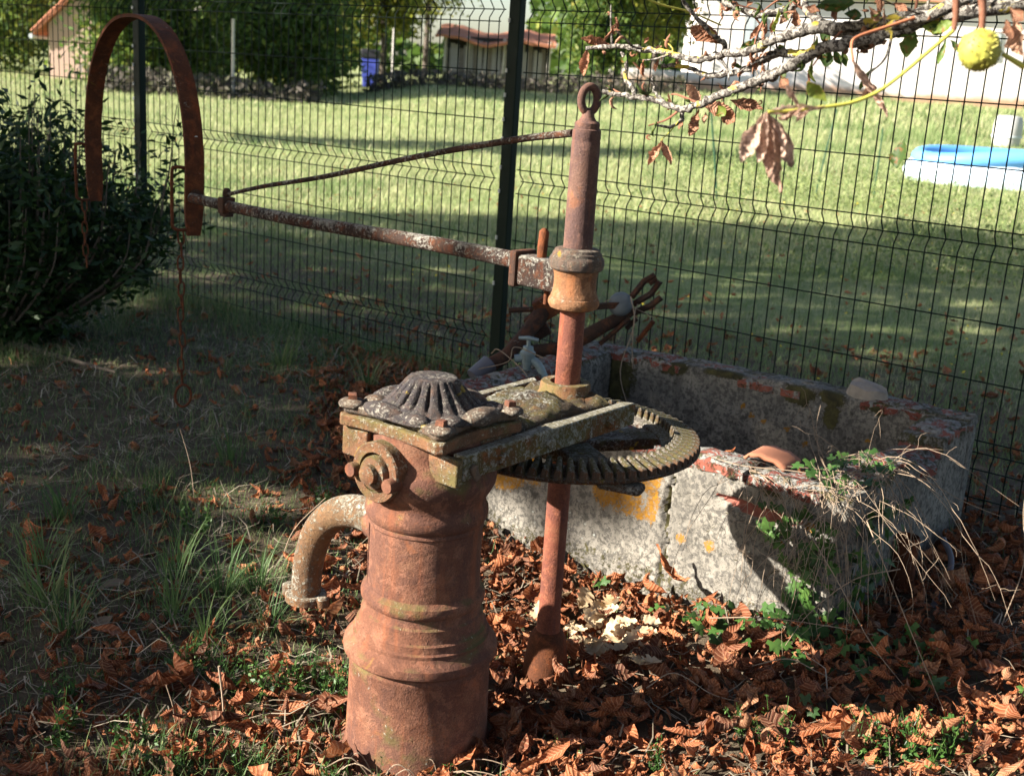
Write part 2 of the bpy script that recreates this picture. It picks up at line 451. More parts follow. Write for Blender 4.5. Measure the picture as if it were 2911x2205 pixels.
M['grass'] = leafmat('grass_blade', [(0.05, (0.038, 0.080, 0.026)), (0.35, (0.070, 0.135, 0.042)), (0.6, (0.125, 0.19, 0.062)), (0.78, (0.22, 0.23, 0.10)), (0.95, (0.38, 0.33, 0.22))], 0.35, 0.6, 2)
M['straw'] = leafmat('straw_blade', [(0.1, (0.16, 0.13, 0.09)), (0.6, (0.30, 0.25, 0.18)), (0.95, (0.44, 0.38, 0.29))], 0.25, 0.8, 3)
M['leaf_weed'] = leafmat('meadow_weed', [(0.1, (0.10, 0.15, 0.045)), (0.6, (0.19, 0.25, 0.085)), (0.95, (0.30, 0.33, 0.12))], 0.4, 0.6, 3)
M['undergrowth'] = leafmat('dry_undergrowth', [(0.1, (0.05, 0.045, 0.035)), (0.6, (0.10, 0.085, 0.07)), (0.95, (0.09, 0.11, 0.04))], 0.2, 0.8, 3)  # straw tones darkened for the shade at the foot of the trees
M['meadow'] = leafmat('meadow_blade', [(0.05, (0.085, 0.145, 0.045)), (0.4, (0.19, 0.265, 0.095)), (0.68, (0.33, 0.37, 0.16)), (0.9, (0.46, 0.42, 0.26))], 0.35, 0.65, 0.4)
M['flower'] = leafmat('yellow_flower', [(0.1, (0.62, 0.50, 0.03)), (0.9, (0.75, 0.62, 0.10))], 0.2, 0.6, 5)

# ground
t = NT('ground_soil')
co = t.coord()
n1 = t.noise(1.6, 5, 0.6); n2 = t.noise(14, 6, 0.7); n3 = t.noise(110, 4, 0.75)
base = t.ramp(n2, [(0.3, (0.045, 0.034, 0.024)), (0.55, (0.095, 0.072, 0.048)), (0.75, (0.17, 0.135, 0.09))])
base = t.mix(t.ramp(n3, [(0.56, 0.0), (0.68, 0.7)]), base, (0.20, 0.155, 0.105))
grs = t.ramp(n2, [(0.3, (0.13, 0.16, 0.065)), (0.6, (0.23, 0.25, 0.11)), (0.8, (0.34, 0.31, 0.18))])
sp = t.n('SeparateXYZ'); t.set(sp, 0, co)
w = t.math('ADD', t.math('MULTIPLY', sp.outputs['X'], 0.612), t.math('MULTIPLY', sp.outputs['Y'], 0.79))
fm = t.ramp(t.math('ADD', t.math('MULTIPLY', t.math('SUBTRACT', w, 5.6), 0.35), t.math('MULTIPLY', n1, 0.5)), [(0.2, 0.0), (0.75, 1.0)])
col = t.mix(fm, base, grs)
M['ground'] = t.surf(col, 0.95, t.bump(t.math('ADD', n2, t.math('MULTIPLY', n3, 0.5)), 0.8, 0.02), 0.15)

# trough render and brick
t = NT('trough_plaster')
n1 = t.noise(5, 6, 0.65); n2 = t.noise(60, 5, 0.75); n3 = t.noise(22, 5, 0.7, dist=0.5)
c = t.ramp(n1, [(0.3, (0.135, 0.124, 0.108)), (0.52, (0.215, 0.197, 0.168)), (0.72, (0.30, 0.275, 0.232))])
c = t.mix(t.ramp(n2, [(0.47, 0.0), (0.56, 0.75)]), c, (0.055, 0.052, 0.048))
g4 = t.noise(240, 3, 0.8)
c = t.mix(t.ramp(g4, [(0.57, 0.0), (0.66, 0.4)]), c, (0.04, 0.039, 0.036))
c = t.mix(t.ramp(t.noise(310, 3, 0.8), [(0.62, 0.0), (0.68, 0.5)]), c, (0.33, 0.31, 0.27))
stn = t.n('Mapping'); t.set(stn, 0, t.coord()); stn.inputs['Scale'].default_value = (9, 9, 1.6)
c = t.mix(t.ramp(t.noise(3.0, 5, 0.65, stn.outputs[0]), [(0.50, 0.0), (0.66, 0.55)]), c, (0.075, 0.070, 0.060))
c = t.mix(t.ramp(n3, [(0.57, 0.0), (0.64, 0.8)]), c, (0.045, 0.042, 0.036))
wl = t.ramp(t.voro(38), [(0.10, 1.0), (0.16, 0.0)])
c = t.mix(t.math('MULTIPLY', wl, t.ramp(t.noise(7, 3, 0.5), [(0.5, 0.0), (0.62, 0.8)])), c, (0.36, 0.38, 0.35))
ol = t.attr('lichen')
on_ = t.math('ADD', t.math('MULTIPLY', t.math('SUBTRACT', t.noise(30, 6, 0.8), 0.5), 1.6), t.math('MULTIPLY', t.math('SUBTRACT', t.noise(150, 3, 0.8), 0.5), 1.3))
om = t.math('MULTIPLY', t.ramp(t.math('ADD', ol, on_), [(0.34, 0.0), (0.46, 0.95)]), t.ramp(ol, [(0.0, 0.0), (0.06, 1.0)]))
oc = t.ramp(n2, [(0.35, (0.17, 0.075, 0.006)), (0.6, (0.31, 0.145, 0.012))])
om = t.math('MULTIPLY', om, t.ramp(t.noise(75, 5, 0.8), [(0.38, 0.15), (0.52, 1.0)]))
c = t.mix(om, c, oc)
mo = t.ramp(t.math('ADD', t.attr('moss'), t.math('MULTIPLY', t.math('SUBTRACT', t.noise(55, 5, 0.8), 0.5), 1.3)), [(0.5, 0.0), (0.6, 1.0)])
c = t.mix(mo, c, t.ramp(n3, [(0.35, (0.028, 0.026, 0.014)), (0.65, (0.085, 0.075, 0.028))]))
br = t.ramp(t.math('ADD', t.attr('brickface'), t.math('MULTIPLY', t.math('SUBTRACT', n2, 0.5), 0.5)), [(0.45, 0.0), (0.55, 1.0)])
c = t.mix(br, c, t.ramp(n3, [(0.3, (0.15, 0.055, 0.045)), (0.65, (0.30, 0.105, 0.075))]))
M['plaster'] = t.surf(c, 0.93, t.bump(t.math('ADD', n2, t.math('ADD', t.math('MULTIPLY', n3, 0.6), t.math('MULTIPLY', mo, 0.8))), 0.6, 0.006), 0.2)
t = NT('coping_brick')
n1 = t.noise(10, 5, 0.65); n2 = t.noise(70, 5, 0.75); n3 = t.noise(26, 5, 0.75, dist=0.8)
c = t.ramp(t.math('ADD', t.math('MULTIPLY', t.rand(), 0.35), t.math('MULTIPLY', n1, 0.65)), [(0.25, (0.14, 0.042, 0.032)), (0.55, (0.25, 0.078, 0.052)), (0.8, (0.30, 0.115, 0.078))])
c = t.mix(t.ramp(n2, [(0.5, 0.0), (0.6, 0.5)]), c, (0.15, 0.06, 0.05))
gl = t.ramp(t.math('ADD', n3, t.math('MULTIPLY', t.upness(), 0.05)), [(0.50, 0.0), (0.55, 1.0)])
c = t.mix(t.math('MULTIPLY', gl, 0.9), c, t.ramp(n2, [(0.4, (0.15, 0.152, 0.14)), (0.6, (0.30, 0.315, 0.29))]))
bm = t.ramp(t.noise(33, 6, 0.8, dist=0.4), [(0.53, 0.0), (0.58, 1.0)])
c = t.mix(t.math('MULTIPLY', bm, 0.92), c, t.ramp(n2, [(0.4, (0.02, 0.02, 0.012)), (0.65, (0.085, 0.075, 0.025))]))
M['brick'] = t.surf(c, 0.93, t.bump(t.math('ADD', n2, t.math('ADD', gl, t.math('MULTIPLY', bm, 1.5))), 0.7, 0.006), 0.2)

# house brick with coursing far away
t = NT('house_brick')
bt = t.n('TexBrick'); t.set(bt, 'Vector', t.coord('Generated')); t.set(bt, 'Color1', (0.36, 0.12, 0.075)); t.set(bt, 'Color2', (0.46, 0.19, 0.13)); t.set(bt, 'Mortar', (0.45, 0.32, 0.26)); t.set(bt, 'Scale', 9.0)
n = t.noise(1.5, 5, 0.6)
sp = t.n('SeparateXYZ'); t.set(sp, 0, t.coord('Object'))
pl = t.ramp(t.math('ADD', t.math('MULTIPLY', sp.outputs['Z'], 0.35), n), [(1.15, 0.0), (1.45, 0.8)])
c = t.mix(pl, bt.outputs[0], (0.58, 0.40, 0.33))
M['housebrick'] = t.surf(c, 0.9, t.bump(n, 0.3, 0.02), 0.2)
t = NT('far_wall')
n = t.noise(0.6, 5, 0.6)
sp = t.n('SeparateXYZ'); t.set(sp, 0, t.coord('Object'))
pl = t.ramp(t.math('ADD', t.math('MULTIPLY', sp.outputs['Z'], 0.9), t.math('MULTIPLY', n, 0.9)), [(0.75, 1.0), (1.05, 0.0)])
c = t.mix(pl, t.mix(n, (0.74, 0.66, 0.62), (0.80, 0.76, 0.74)), (0.48, 0.30, 0.20))
M['farwall'] = t.surf(c, 0.9, t.bump(n, 0.2, 0.02), 0.2)
t = NT('conker_husk')
n = t.noise(60, 4, 0.6)
c = t.ramp(t.noise(85, 4, 0.65), [(0.35, (0.42, 0.42, 0.08)), (0.55, (0.36, 0.34, 0.06)), (0.66, (0.20, 0.12, 0.04))])
M['husk'] = t.surf(c, 0.55, t.bump(n, 0.4, 0.003), 0.3, 0, 0.1)

# ================================================================== GROUND
def spaced(lo, hi, fine_lo, fine_hi, step, grow=1.16):
    a = list(np.arange(fine_lo, fine_hi + 1e-6, step))
    s = step; x = a[-1]
    while x < hi: s *= grow; x += s; a.append(x)
    s = step; x = a[0]; b = []
    while x > lo: s *= grow; x -= s; b.append(x)
    return np.array(b[::-1] + a)
gx = spaced(-500, 500, -2.6, 2.6, 0.04); gy = spaced(-80, 900, 1.6, 6.0, 0.04)
GX, GY = np.meshgrid(gx, gy)
GZ = gz(GX, GY)
nx, ny = len(gx), len(gy)
idx = np.arange(nx * ny).reshape(ny, nx)
gf = np.stack([idx[:-1, :-1], idx[:-1, 1:], idx[1:, 1:], idx[1:, :-1]], -1).reshape(-1, 4)
ground = link('ground', npmesh('ground', np.stack([GX, GY, GZ], -1).reshape(-1, 3), gf, M['ground'], True))
tag(ground, 'earth and meadow ground running back under the fence', None, None, 'structure')

# ================================================================== FENCE
F0 = Vector((-0.02644, 5.13313, 0))          # foot of the first wire right of the middle post, plan
def fpos(u, w, z): return F0 + U * u + V * w + Vector((0, 0, z))
ROWS = [0.06, 0.16, 0.21, 0.26, 0.46, 0.66, 0.86, 0.91, 0.96, 1.16, 1.36, 1.56, 1.61, 1.66, 1.86]
FOLD = {0.21, 0.91, 1.61}
vw = []
for z, w in [(0.0, 0), (0.16, 0), (0.175, 0.001), (0.21, 0.03), (0.245, 0.001), (0.26, 0), (0.86, 0), (0.875, 0.001), (0.91, 0.03), (0.945, 0.001), (0.96, 0), (1.56, 0), (1.575, 0.001), (1.61, 0.03), (1.645, 0.001), (1.66, 0), (1.90, 0)]:
    vw.append((0, w, z))
VWIRE = MB().tube(vw, 0.0025, 6).mesh('vertical_wire', M['fence'], 180)
HW = {}
def panel(u_left, n, label):
    e = empty('wire_fence', fpos(u_left, 0, 0), ROT)
    tag(e, label, 'wire fence', 'green wire fences')
    L = 0.055 * (n - 1)
    for i in range(n):
        o = link('vertical_wire', VWIRE, e); o.location = (0.055 * i, 0, 0)
    if n not in HW:
        HW[n] = MB().tube([(-0.012, 0, 0), (L / 2, 0, 0), (L + 0.012, 0, 0)], 0.0026, 6).mesh('horizontal_wire', M['fence'], 180)
    for z in ROWS:
        o = link('horizontal_wire', HW[n], e); o.location = (0, (0.03 if z in FOLD else 0) - 0.0045, z)
panel(0.0, 46, 'green welded wire fence panel to the right of the middle post, behind the trough')
panel(-0.1605 - 0.055 * 45, 46, 'green welded wire fence panel between the two posts, behind the long iron arm')
panel(-0.1605 - 0.055 * 45 - 0.16 - 0.055 * 45, 46, 'green welded wire fence panel left of the left post, behind the dark bush')
def fpost(u, label):
    e = empty('fence_post', fpos(u, 0, 0), ROT)
    tag(e, label, 'fence post', 'green metal fence posts')
    b = MB()
    b.box((0, 0.0, 0.95), (0.058, 0.04, 1.98))
    b.box((0.0, 0.026, 0.95), (0.03, 0.016, 1.96))
    b.build('post', M['fence'], e, None, 0.004)
    c = MB().box((0, 0, 0), (0.009, 0.008, 0.017)).mesh('clip', M['clip'])
    for i, z in enumerate([0.46, 0.56, 0.66, 0.86, 0.96, 1.08, 1.16, 1.26, 1.36, 1.56, 1.7]):
        o = link('clip', c, e); o.location = (-0.022, -0.0225, z + 0.004)
    MB().box((0, 0, 1.945), (0.064, 0.05, 0.012)).build('cap', M['black'], e, None)
fpost(-0.066, 'green metal fence post in the middle, behind the upright iron shaft')
fpost(-0.1605 - 0.055 * 45 - 0.075, 'dark green fence post on the left, standing out of the bush')

# ================================================================== TROUGH
troot = empty('stone_trough', (TA[0], TA[1], -0.035))
tag(troot, 'old rendered masonry water trough with broken brick coping below the fence', 'trough')
TZ0 = troot.location.z
TH = 0.335
def blob(X, Z, cx, cz, rx, rz):
    return 1.0 - np.sqrt(((X - cx) / rx) ** 2 + ((Z - cz) / rz) ** 2)
def wall(name, P, Q, thick, z1, seed, paint=None, notch=None, res=0.011):
    """wall from plan point P to Q, body on the left of P>Q; dense front, top and back sheets"""
    P = np.array(P); Q = np.array(Q); d = Q - P; L = float(np.hypot(*d)); d = d / L; nrm = np.array([-d[1], d[0]])
    nu = max(4, int(L / res)); nz = max(4, int((z1 + 0.20) / res)); nt = 7
    us = np.linspace(0, L, nu + 1)
    prof = [(0.0, z) for z in np.linspace(-0.20, z1, nz)] + [(thick * k / nt, z1) for k in range(1, nt)] + [(thick, z) for z in np.linspace(z1, -0.20, nz)]
    prof = np.array(prof)
    UU, KK = np.meshgrid(us, np.arange(len(prof)), indexing='ij')
    T = prof[KK, 0]; Z = prof[KK, 1].copy()
    # rounded crumbly arris and wavy faces
    edge = np.clip((Z - (z1 - 0.03)) / 0.03, 0, 1)
    ins = 0.010 * edge ** 2 + 0.012 * (fbm(UU * 4, Z * 4 + T * 9, seed) - 0.5) + 0.006 * (fbm(UU * 25, Z * 25 + T * 31, seed + 3, 3) - 0.5)
    sgn = np.where(T < thick * 0.5, 1.0, -1.0)
    topz = 0.030 * (fbm(UU * 3.1, T * 3.1, seed + 9) - 0.6) + 0.012 * (fbm(UU * 18, T * 18, seed + 4, 3) - 0.5)
    Zf = Z + topz * np.clip((Z - 0.1) / (z1 - 0.1), 0, 1)
    if notch is not None:
        a, b_, dep = notch
        m_ = sstep(a - 0.012, a + 0.012, UU) * (1 - sstep(b_ - 0.012, b_ + 0.012, UU))
        lim = z1 - dep + 0.02 * (fbm(UU * 22, T * 22, seed + 40, 3) - 0.5)
        Zf = np.where(m_ > 0.5, np.minimum(Zf, lim), Zf)
    li = np.zeros_like(UU); mo = np.zeros_like(UU); bk = np.zeros_like(UU)
    off = ins * sgn
    mo = np.maximum(mo, 0.62 * np.clip((Z - (z1 - 0.05)) / 0.05, 0, 1) * (fbm(UU * 5, T * 5, seed + 6) * 1.5))
    if paint: li, mo, bk, off = paint(UU, Z, T, li, mo, bk, off)
    if notch is not None:
        bk = np.maximum(bk, m_ * (Z > z1 - 0.01) * 0.8)
    X = P[0] + d[0] * UU + nrm[0] * (T + off); Y = P[1] + d[1] * UU + nrm[1] * (T + off)
    vs = np.stack([X - TA[0], Y - TA[1], Zf + 0.05], -1).reshape(-1, 3)
    K = len(prof); ii = np.arange((nu + 1) * K).reshape(nu + 1, K)
    fs = np.stack([ii[:-1, :-1], ii[1:, :-1], ii[1:, 1:], ii[:-1, 1:]], -1).reshape(-1, 4)
    nv = len(vs)
    me_v = vs; me_f = fs
    # end caps
    for e_, rev in ((0, False), (nu, True)):
        row = ii[e_]; h = K // 2
        q = [[row[k], row[k + 1], row[K - 2 - k], row[K - 1 - k]] for k in range(h - 1)]
        q = np.array(q)
        if rev: q = q[:, ::-1]
        me_f = np.concatenate([me_f, q])
    o = link(name, npmesh(name, me_v, me_f, M['plaster'], True, {'lichen': li.ravel(), 'moss': mo.ravel(), 'brickface': bk.ravel()}), troot)
    return o
def paint_near(UU, Z, T, li, mo, bk, off):
    front = T < 0.02
    for cx, cz, rx, rz in [(0.735, 0.185, 0.085, 0.075), (0.70, 0.165, 0.06, 0.055), (0.79, 0.16, 0.04, 0.05), (0.843, 0.235, 0.042, 0.042), (0.858, 0.165, 0.024, 0.055), (0.829, 0.127, 0.045, 0.018), (0.42, 0.155, 0.045, 0.05), (0.285, 0.125, 0.06, 0.04), (0.31, 0.085, 0.05, 0.03), (0.36, 0.11, 0.03, 0.03), (0.962, 0.093, 0.016, 0.016), (1.058, 0.097, 0.020, 0.018), (1.342, 0.235, 0.016, 0.016), (1.27, 0.17, 0.010, 0.010)]:
        li = np.maximum(li, np.where(front, np.clip(blob(UU, Z, cx, cz, rx * 1.3, rz * 1.3) * 1.2, 0, 1), 0))
    # moss and black crust under the coping
    mo = np.maximum(mo, np.where(front, np.clip((Z - 0.265) / 0.07, 0, 1) * (0.35 + 0.6 * fbm(UU * 9, Z * 6, 77)), mo))
    mo = np.maximum(mo, np.where(front, np.clip((0.06 - Z) / 0.1, 0, 1) * 0.5, 0))
    mo = np.maximum(mo, np.where(front, np.clip(blob(UU, Z, 1.22, 0.302, 0.10, 0.035), 0, 1) * 0.75, 0))
    # spalled slit showing brick
    cz = 0.262 - 0.03 * (UU - 1.05) - 0.012 * np.sin((UU - 1.05) * 12)
    w = 0.017 * np.clip(1 - ((UU - 1.185) / 0.135) ** 2, 0, 1) ** 0.6 * (0.7 + 0.6 * fbm(UU * 30, UU * 0, 5, 2))
    slit = front & (np.abs(Z - cz + 0.012) < w)
    bk = np.where(slit, 0.9, bk)
    off = np.where(slit, off + 0.022, off)
    # long vertical crack
    cu = 0.909 + 0.006 * np.sin(Z * 30) + 0.004 * np.sin(Z * 110)
    cw = 0.0045 + 0.006 * np.clip(1 - np.abs(Z - 0.17) / 0.07, 0, 1)
    crk = front & (np.abs(UU - cu) < cw) & (Z < 0.31)
    off = np.where(crk, off + 0.03, off); mo = np.where(crk, 1.0, mo)
    # fine cracks low on the right
    for a, b_, k, ph in [(0.95, 1.30, 0.3, 0.13), (1.05, 1.40, -0.4, 0.10), (0.80, 1.2, 0.2, 0.20)]:
        zc = ph + k * (UU - a) * 0.25 + 0.012 * np.sin(UU * 55) + 0.008 * np.sin(UU * 131)
        f = front & (UU > a) & (UU < b_) & (np.abs(Z - zc) < 0.0035)
        off = np.where(f, off + 0.006, off); mo = np.where(f, 0.55, mo)
    return li, mo, bk, off
def paint_far(UU, Z, T, li, mo, bk, off):
    front = T < 0.02
    s = 1.45 - UU
    for cx, cz, rx, rz in [(0.886, 0.315, 0.10, 0.06), (1.002, 0.33, 0.08, 0.05), (1.01, 0.27, 0.05, 0.09), (0.60, 0.345, 0.14, 0.035), (1.17, 0.33, 0.06, 0.04), (0.12, 0.26, 0.22, 0.20), (0.40, 0.33, 0.1, 0.05)]:
        mo = np.maximum(mo, np.where(front, np.clip(blob(UU, Z, cx, cz, rx, rz) * 1.3, 0, 1), 0))
    for cx, cz in [(0.688, 0.239), (0.722, 0.213), (0.771, 0.197), (0.86, 0.19), (1.14, 0.21), (0.93, 0.15)]:
        li = np.maximum(li, np.where(front, np.clip(blob(UU, Z, cx, cz, 0.014, 0.012) * 1.5, 0, 1), 0))
    return li, mo, bk, off
def paint_end(UU, Z, T, li, mo, bk, off):
    mo = np.maximum(mo, np.clip((Z - 0.20) / 0.15, 0, 1) * (0.25 + 0.75 * fbm(UU * 12, Z * 2, 55)))
    mo = np.maximum(mo, np.clip((fbm(UU * 25, Z * 1.5, 31, 3) - 0.5) * 2.2, 0, 1) * np.clip((Z - 0.05) / 0.2, 0, 1))
    return li, mo, bk, off
wd = (TC - TB) / np.hypot(*(TC - TB)); wn_ = np.array([-wd[1], wd[0]])
wall('near_wall', TD, TA, 0.13, TH, 11, paint_near, res=0.0085)
wall('far_wall', TC - np.array([0.61, 0.79]) * 0.13, TB - np.array([0.61, 0.79]) * 0.13 , 0.13, TH + 0.012, 12, paint_far)
ea = TA + (TB - TA) / np.hypot(*(TB - TA)) * 0.128; eb = TB - (TB - TA) / np.hypot(*(TB - TA)) * 0.131
wall('end_wall', ea, eb, 0.15, TH, 13, paint_end, notch=(0.42, 0.66, 0.055))
la = TC - (TC - TD) / np.hypot(*(TC - TD)) * 0.131; lb = TD + (TC - TD) / np.hypot(*(TC - TD)) * 0.128
wall('left_wall', la, lb, 0.14, TH, 14)
fb = MB()
inn = [TD + np.array([0.12, 0.02]), TA + np.array([-0.02, 0.12]), TB + np.array([-0.12, -0.02]), TC + np.array([0.02, -0.12])]
fb.add([(p[0] - TA[0], p[1] - TA[1], 0.075) for p in inn], [(0, 1, 2, 3)])
fb.build('trough_floor', M['ground'], troot, None)
# coping bricks: shared irregular slabs
def slab(sx, sy, sz, seed, jit=0.006):
    n = [9, 6, 2]
    r_ = np.random.default_rng(seed)
    b = MB()
    X = np.linspace(-sx / 2, sx / 2, n[0]); Y = np.linspace(-sy / 2, sy / 2, n[1])
    top = []; bot = []
    out = 1 + 0.10 * r_.standard_normal((n[0], n[1])) * 0.5
    vs = []
    for i, x in enumerate(X):
        for j, y in enumerate(Y):
            e = min(min(i, n[0] - 1 - i) / 2, min(j, n[1] - 1 - j) / 1.5, 1)
            xx = x + r_.normal(0, jit) * (e < 1); yy = y + r_.normal(0, jit) * (e < 1)
            z = sz * (0.45 + 0.55 * e ** 0.5) + r_.normal(0, sz * 0.10)
            vs.append((xx, yy, z))
    for i, x in enumerate(X):
        for j, y in enumerate(Y):
            vs.append((vs[i * n[1] + j][0], vs[i * n[1] + j][1], -0.012))
    N = n[0] * n[1]
    fs = []
    for i in range(n[0] - 1):
        for j in range(n[1] - 1):
            a = i * n[1] + j
            fs.append((a, a + n[1], a + n[1] + 1, a + 1))
    ring = [i * n[1] for i in range(n[0])] + [(n[0] - 1) * n[1] + j for j in range(1, n[1])] + [i * n[1] + n[1] - 1 for i in range(n[0] - 2, -1, -1)] + [j for j in range(n[1] - 2, 0, -1)]
    for k in range(len(ring)):
        a, c_ = ring[k], ring[(k + 1) % len(ring)]
        fs.append((c_, a, a + N, c_ + N))
    return b.add(vs, fs).mesh('brick', M['brick'], 50)
SLABS = [slab(0.215, 0.128, 0.026, 100 + k) for k in range(6)] + [slab(0.12, 0.125, 0.024, 200 + k) for k in range(3)]
def coping(P, Q, off, skip=(), seed=0, t0=0.0):
    P = np.array(P); Q = np.array(Q); d = Q - P; L = np.hypot(*d); d /= L; nrm = np.array([-d[1], d[0]])
    r_ = np.random.default_rng(seed); s = t0; k = 0
    while s < L - 0.08:
        big = r_.random() < 0.75 and s + 0.2 < L
        me = SLABS[r_.integers(0, 6)] if big else SLABS[6 + r_.integers(0, 3)]
        ln = 0.222 if big else 0.128
        mid = s + ln / 2
        if not any(a < mid < b_ for a, b_ in skip):
            o = link('brick', me, troot)
            c_ = P + d * mid + nrm * (off + r_.normal(0, 0.004))
            o.location = (c_[0] - TA[0], c_[1] - TA[1], TH + 0.05 - 0.012 + r_.normal(0, 0.003))
            o.rotation_euler = (r_.normal(0, 0.025), r_.normal(0, 0.02), math.atan2(d[1], d[0]) + r_.normal(0, 0.03) + (math.pi if r_.random() < 0.5 else 0))
        s += ln; k += 1
coping(TD, TA, 0.062, (), 5)
coping(TC - np.array([0.61, 0.79]) * 0.13, TB - np.array([0.61, 0.79]) * 0.13, 0.066, ((0.78, 1.02),), 6)
coping(ea, eb, 0.075, ((0.36, 0.70),), 7)
coping(la, lb, 0.07, (), 8)
# bricks laid bare in the broken end wall
ed = (TB - TA) / np.hypot(*(TB - TA)); en = np.array([-ed[1], ed[0]])
for s_, o_, r0 in [(0.50, 0.05, 0.1), (0.60, 0.09, -0.15)]:
    o = link('brick', SLABS[6], troot); c_ = ea + ed * s_ + en * o_
    o.location = (c_[0] - TA[0], c_[1] - TA[1], TH + 0.05 - 0.062); o.rotation_euler = (0, 0, math.atan2(ed[1], ed[0]) + r0)

# things lying on the trough
t_ = MB()
ring_ = [(0.075 * math.cos(a) * (1 + 0.12 * math.sin(3 * a + 1)), 0.05 * math.sin(a) * (1 + 0.1 * math.cos(2 * a)), 0.0) for a in np.linspace(0, 2 * math.pi, 14, endpoint=False)]
st = MB(); st.add(ring_ + [(x * 0.86, y * 0.8, 0.035 + 0.006 * math.sin(7 * x * 30)) for x, y, z in ring_] + [(0.01, 0, 0.045)],
       [(i, (i + 1) % 14, 14 + (i + 1) % 14, 14 + i) for i in range(14)] + [(14 + i, 14 + (i + 1) % 14, 28) for i in range(14)] + [tuple(range(13, -1, -1))])
o = st.build('loose_stone', M['stone'], None, 40)
o.location = (1.215, 3.985, TZ0 + 0.05 + TH + 0.018); o.rotation_euler = (0.25, 0.1, ROT)
tag(o, 'flat grey stone lying loose on the far wall of the trough', 'stone')
# broken roof tile on the near wall
vs = []; fs = []
for i in range(9):
    for j in range(6):
        a = math.pi * i / 8; s_ = (j / 5 - 0.5) * 0.10
        vs.append((0.062 * math.cos(a), s_ + 0.008 * math.sin(3 * i), 0.020 * math.sin(a)))
for i in range(8):
    for j in range(5):
        fs.append((i * 6 + j, i * 6 + j + 1, i * 6 + j + 7, i * 6 + j + 6))
tl = MB().add(vs, fs).build('tile_shard', M['tile'], None, 60)
sm = tl.modifiers.new('thick', 'SOLIDIFY'); sm.thickness = 0.009
tl.location = (0.735, 3.165, TZ0 + 0.05 + TH + 0.022); tl.rotation_euler = (0.05, 0.1, ROT)
tag(tl, 'curved red tile shard lying on the inner edge of the near trough wall', 'tile')

# ================================================================== PUMP
PX, PY = -0.157, 2.29
pump = empty('water_pump', (PX, PY, -0.05), ROT)
tag(pump, 'rusty cast iron column pump with fluted cap, side flange and curved spout', 'pump')
def pz(z): return z + 0.05
col_prof = [(0.168, -0.10), (0.168, -0.040), (0.163, -0.034), (0.154, -0.028), (0.1515, -0.018), (0.1485, 0.08), (0.1475, 0.165), (0.149, 0.168), (0.149, 0.174), (0.1475, 0.178), (0.148, 0.1845), (0.157, 0.1865), (0.1610, 0.191), (0.1620, 0.200), (0.1600, 0.208), (0.1530, 0.2155), (0.1455, 0.2215), (0.1430, 0.226), (0.1430, 0.233), (0.1380, 0.236), (0.1365, 0.242), (0.1360, 0.250), (0.1310, 0.2535), (0.1285, 0.262), (0.1270, 0.280), (0.1225, 0.284), (0.1205, 0.290), (0.1200, 0.300), (0.1250, 0.303), (0.1285, 0.309), (0.1292, 0.317), (0.1270, 0.325), (0.1210, 0.330), (0.1175, 0.335), (0.1165, 0.35), (0.1155, 0.40), (0.1155, 0.467), (0.118, 0.470), (0.118, 0.475), (0.1165, 0.478), (0.1205, 0.482), (0.1245, 0.489), (0.1260, 0.498), (0.1250, 0.508), (0.1205, 0.517), (0.1190, 0.525), (0.1215, 0.535), (0.129, 0.547), (0.1365, 0.563), (0.139, 0.578), (0.136, 0.592), (0.128, 0.604), (0.120, 0.616), (0.117, 0.640), (0.117, 0.668)]
MB().lathe([(r, pz(z)) for r, z in col_prof], 64).build('column', M['pump'], pump, 28)
# casting seams down the column
sm_ = MB()
for a in (math.radians(232), math.radians(52)):
    sm_.tube([(math.cos(a) * 0.1158, math.sin(a) * 0.1158, pz(z)) for z in (0.335, 0.36, 0.40, 0.467)], 0.0022, 6)
sm_.build('casting_seam', M['pump'], pump, 60)
# head box and bearing frame
MB().prism([(-0.120, 0.02), (0.120, 0.02), (0.120, 0.115), (-0.120, 0.115)], pz(0.628), pz(0.664)).build('head_box', M['head'], pump, 30, 0.006)
MB().prism([(-0.137, -0.112), (-0.066, -0.112), (-0.070, -0.094), (-0.135, -0.094)], pz(0.602), pz(0.662)).build('front_plate', M['head'], pump, 30, 0.004)
MB().prism([(0.020, -0.088), (0.1495, -0.088), (0.1495, -0.070), (0.040, -0.070)], pz(0.596), pz(0.652)).build('front_plate', M['head'], pump, 30, 0.004)
MB().prism([(-0.143, 0.06), (-0.115, 0.06), (-0.115, 0.505), (-0.143, 0.525)], pz(0.606), pz(0.658)).build('side_bar', M['frame'], pump, 30, 0.004)
MB().prism([(0.122, -0.070), (0.150, -0.070), (0.150, 0.525), (0.122, 0.505)], pz(0.606), pz(0.658)).build('side_bar', M['frame'], pump, 30, 0.004)
MB().prism([(-0.1145, 0.117), (0.1215, 0.117), (0.1215, 0.503), (-0.1145, 0.503)], pz(0.624), pz(0.648)).build('top_plate', M['frame'], pump, 30, 0.004)
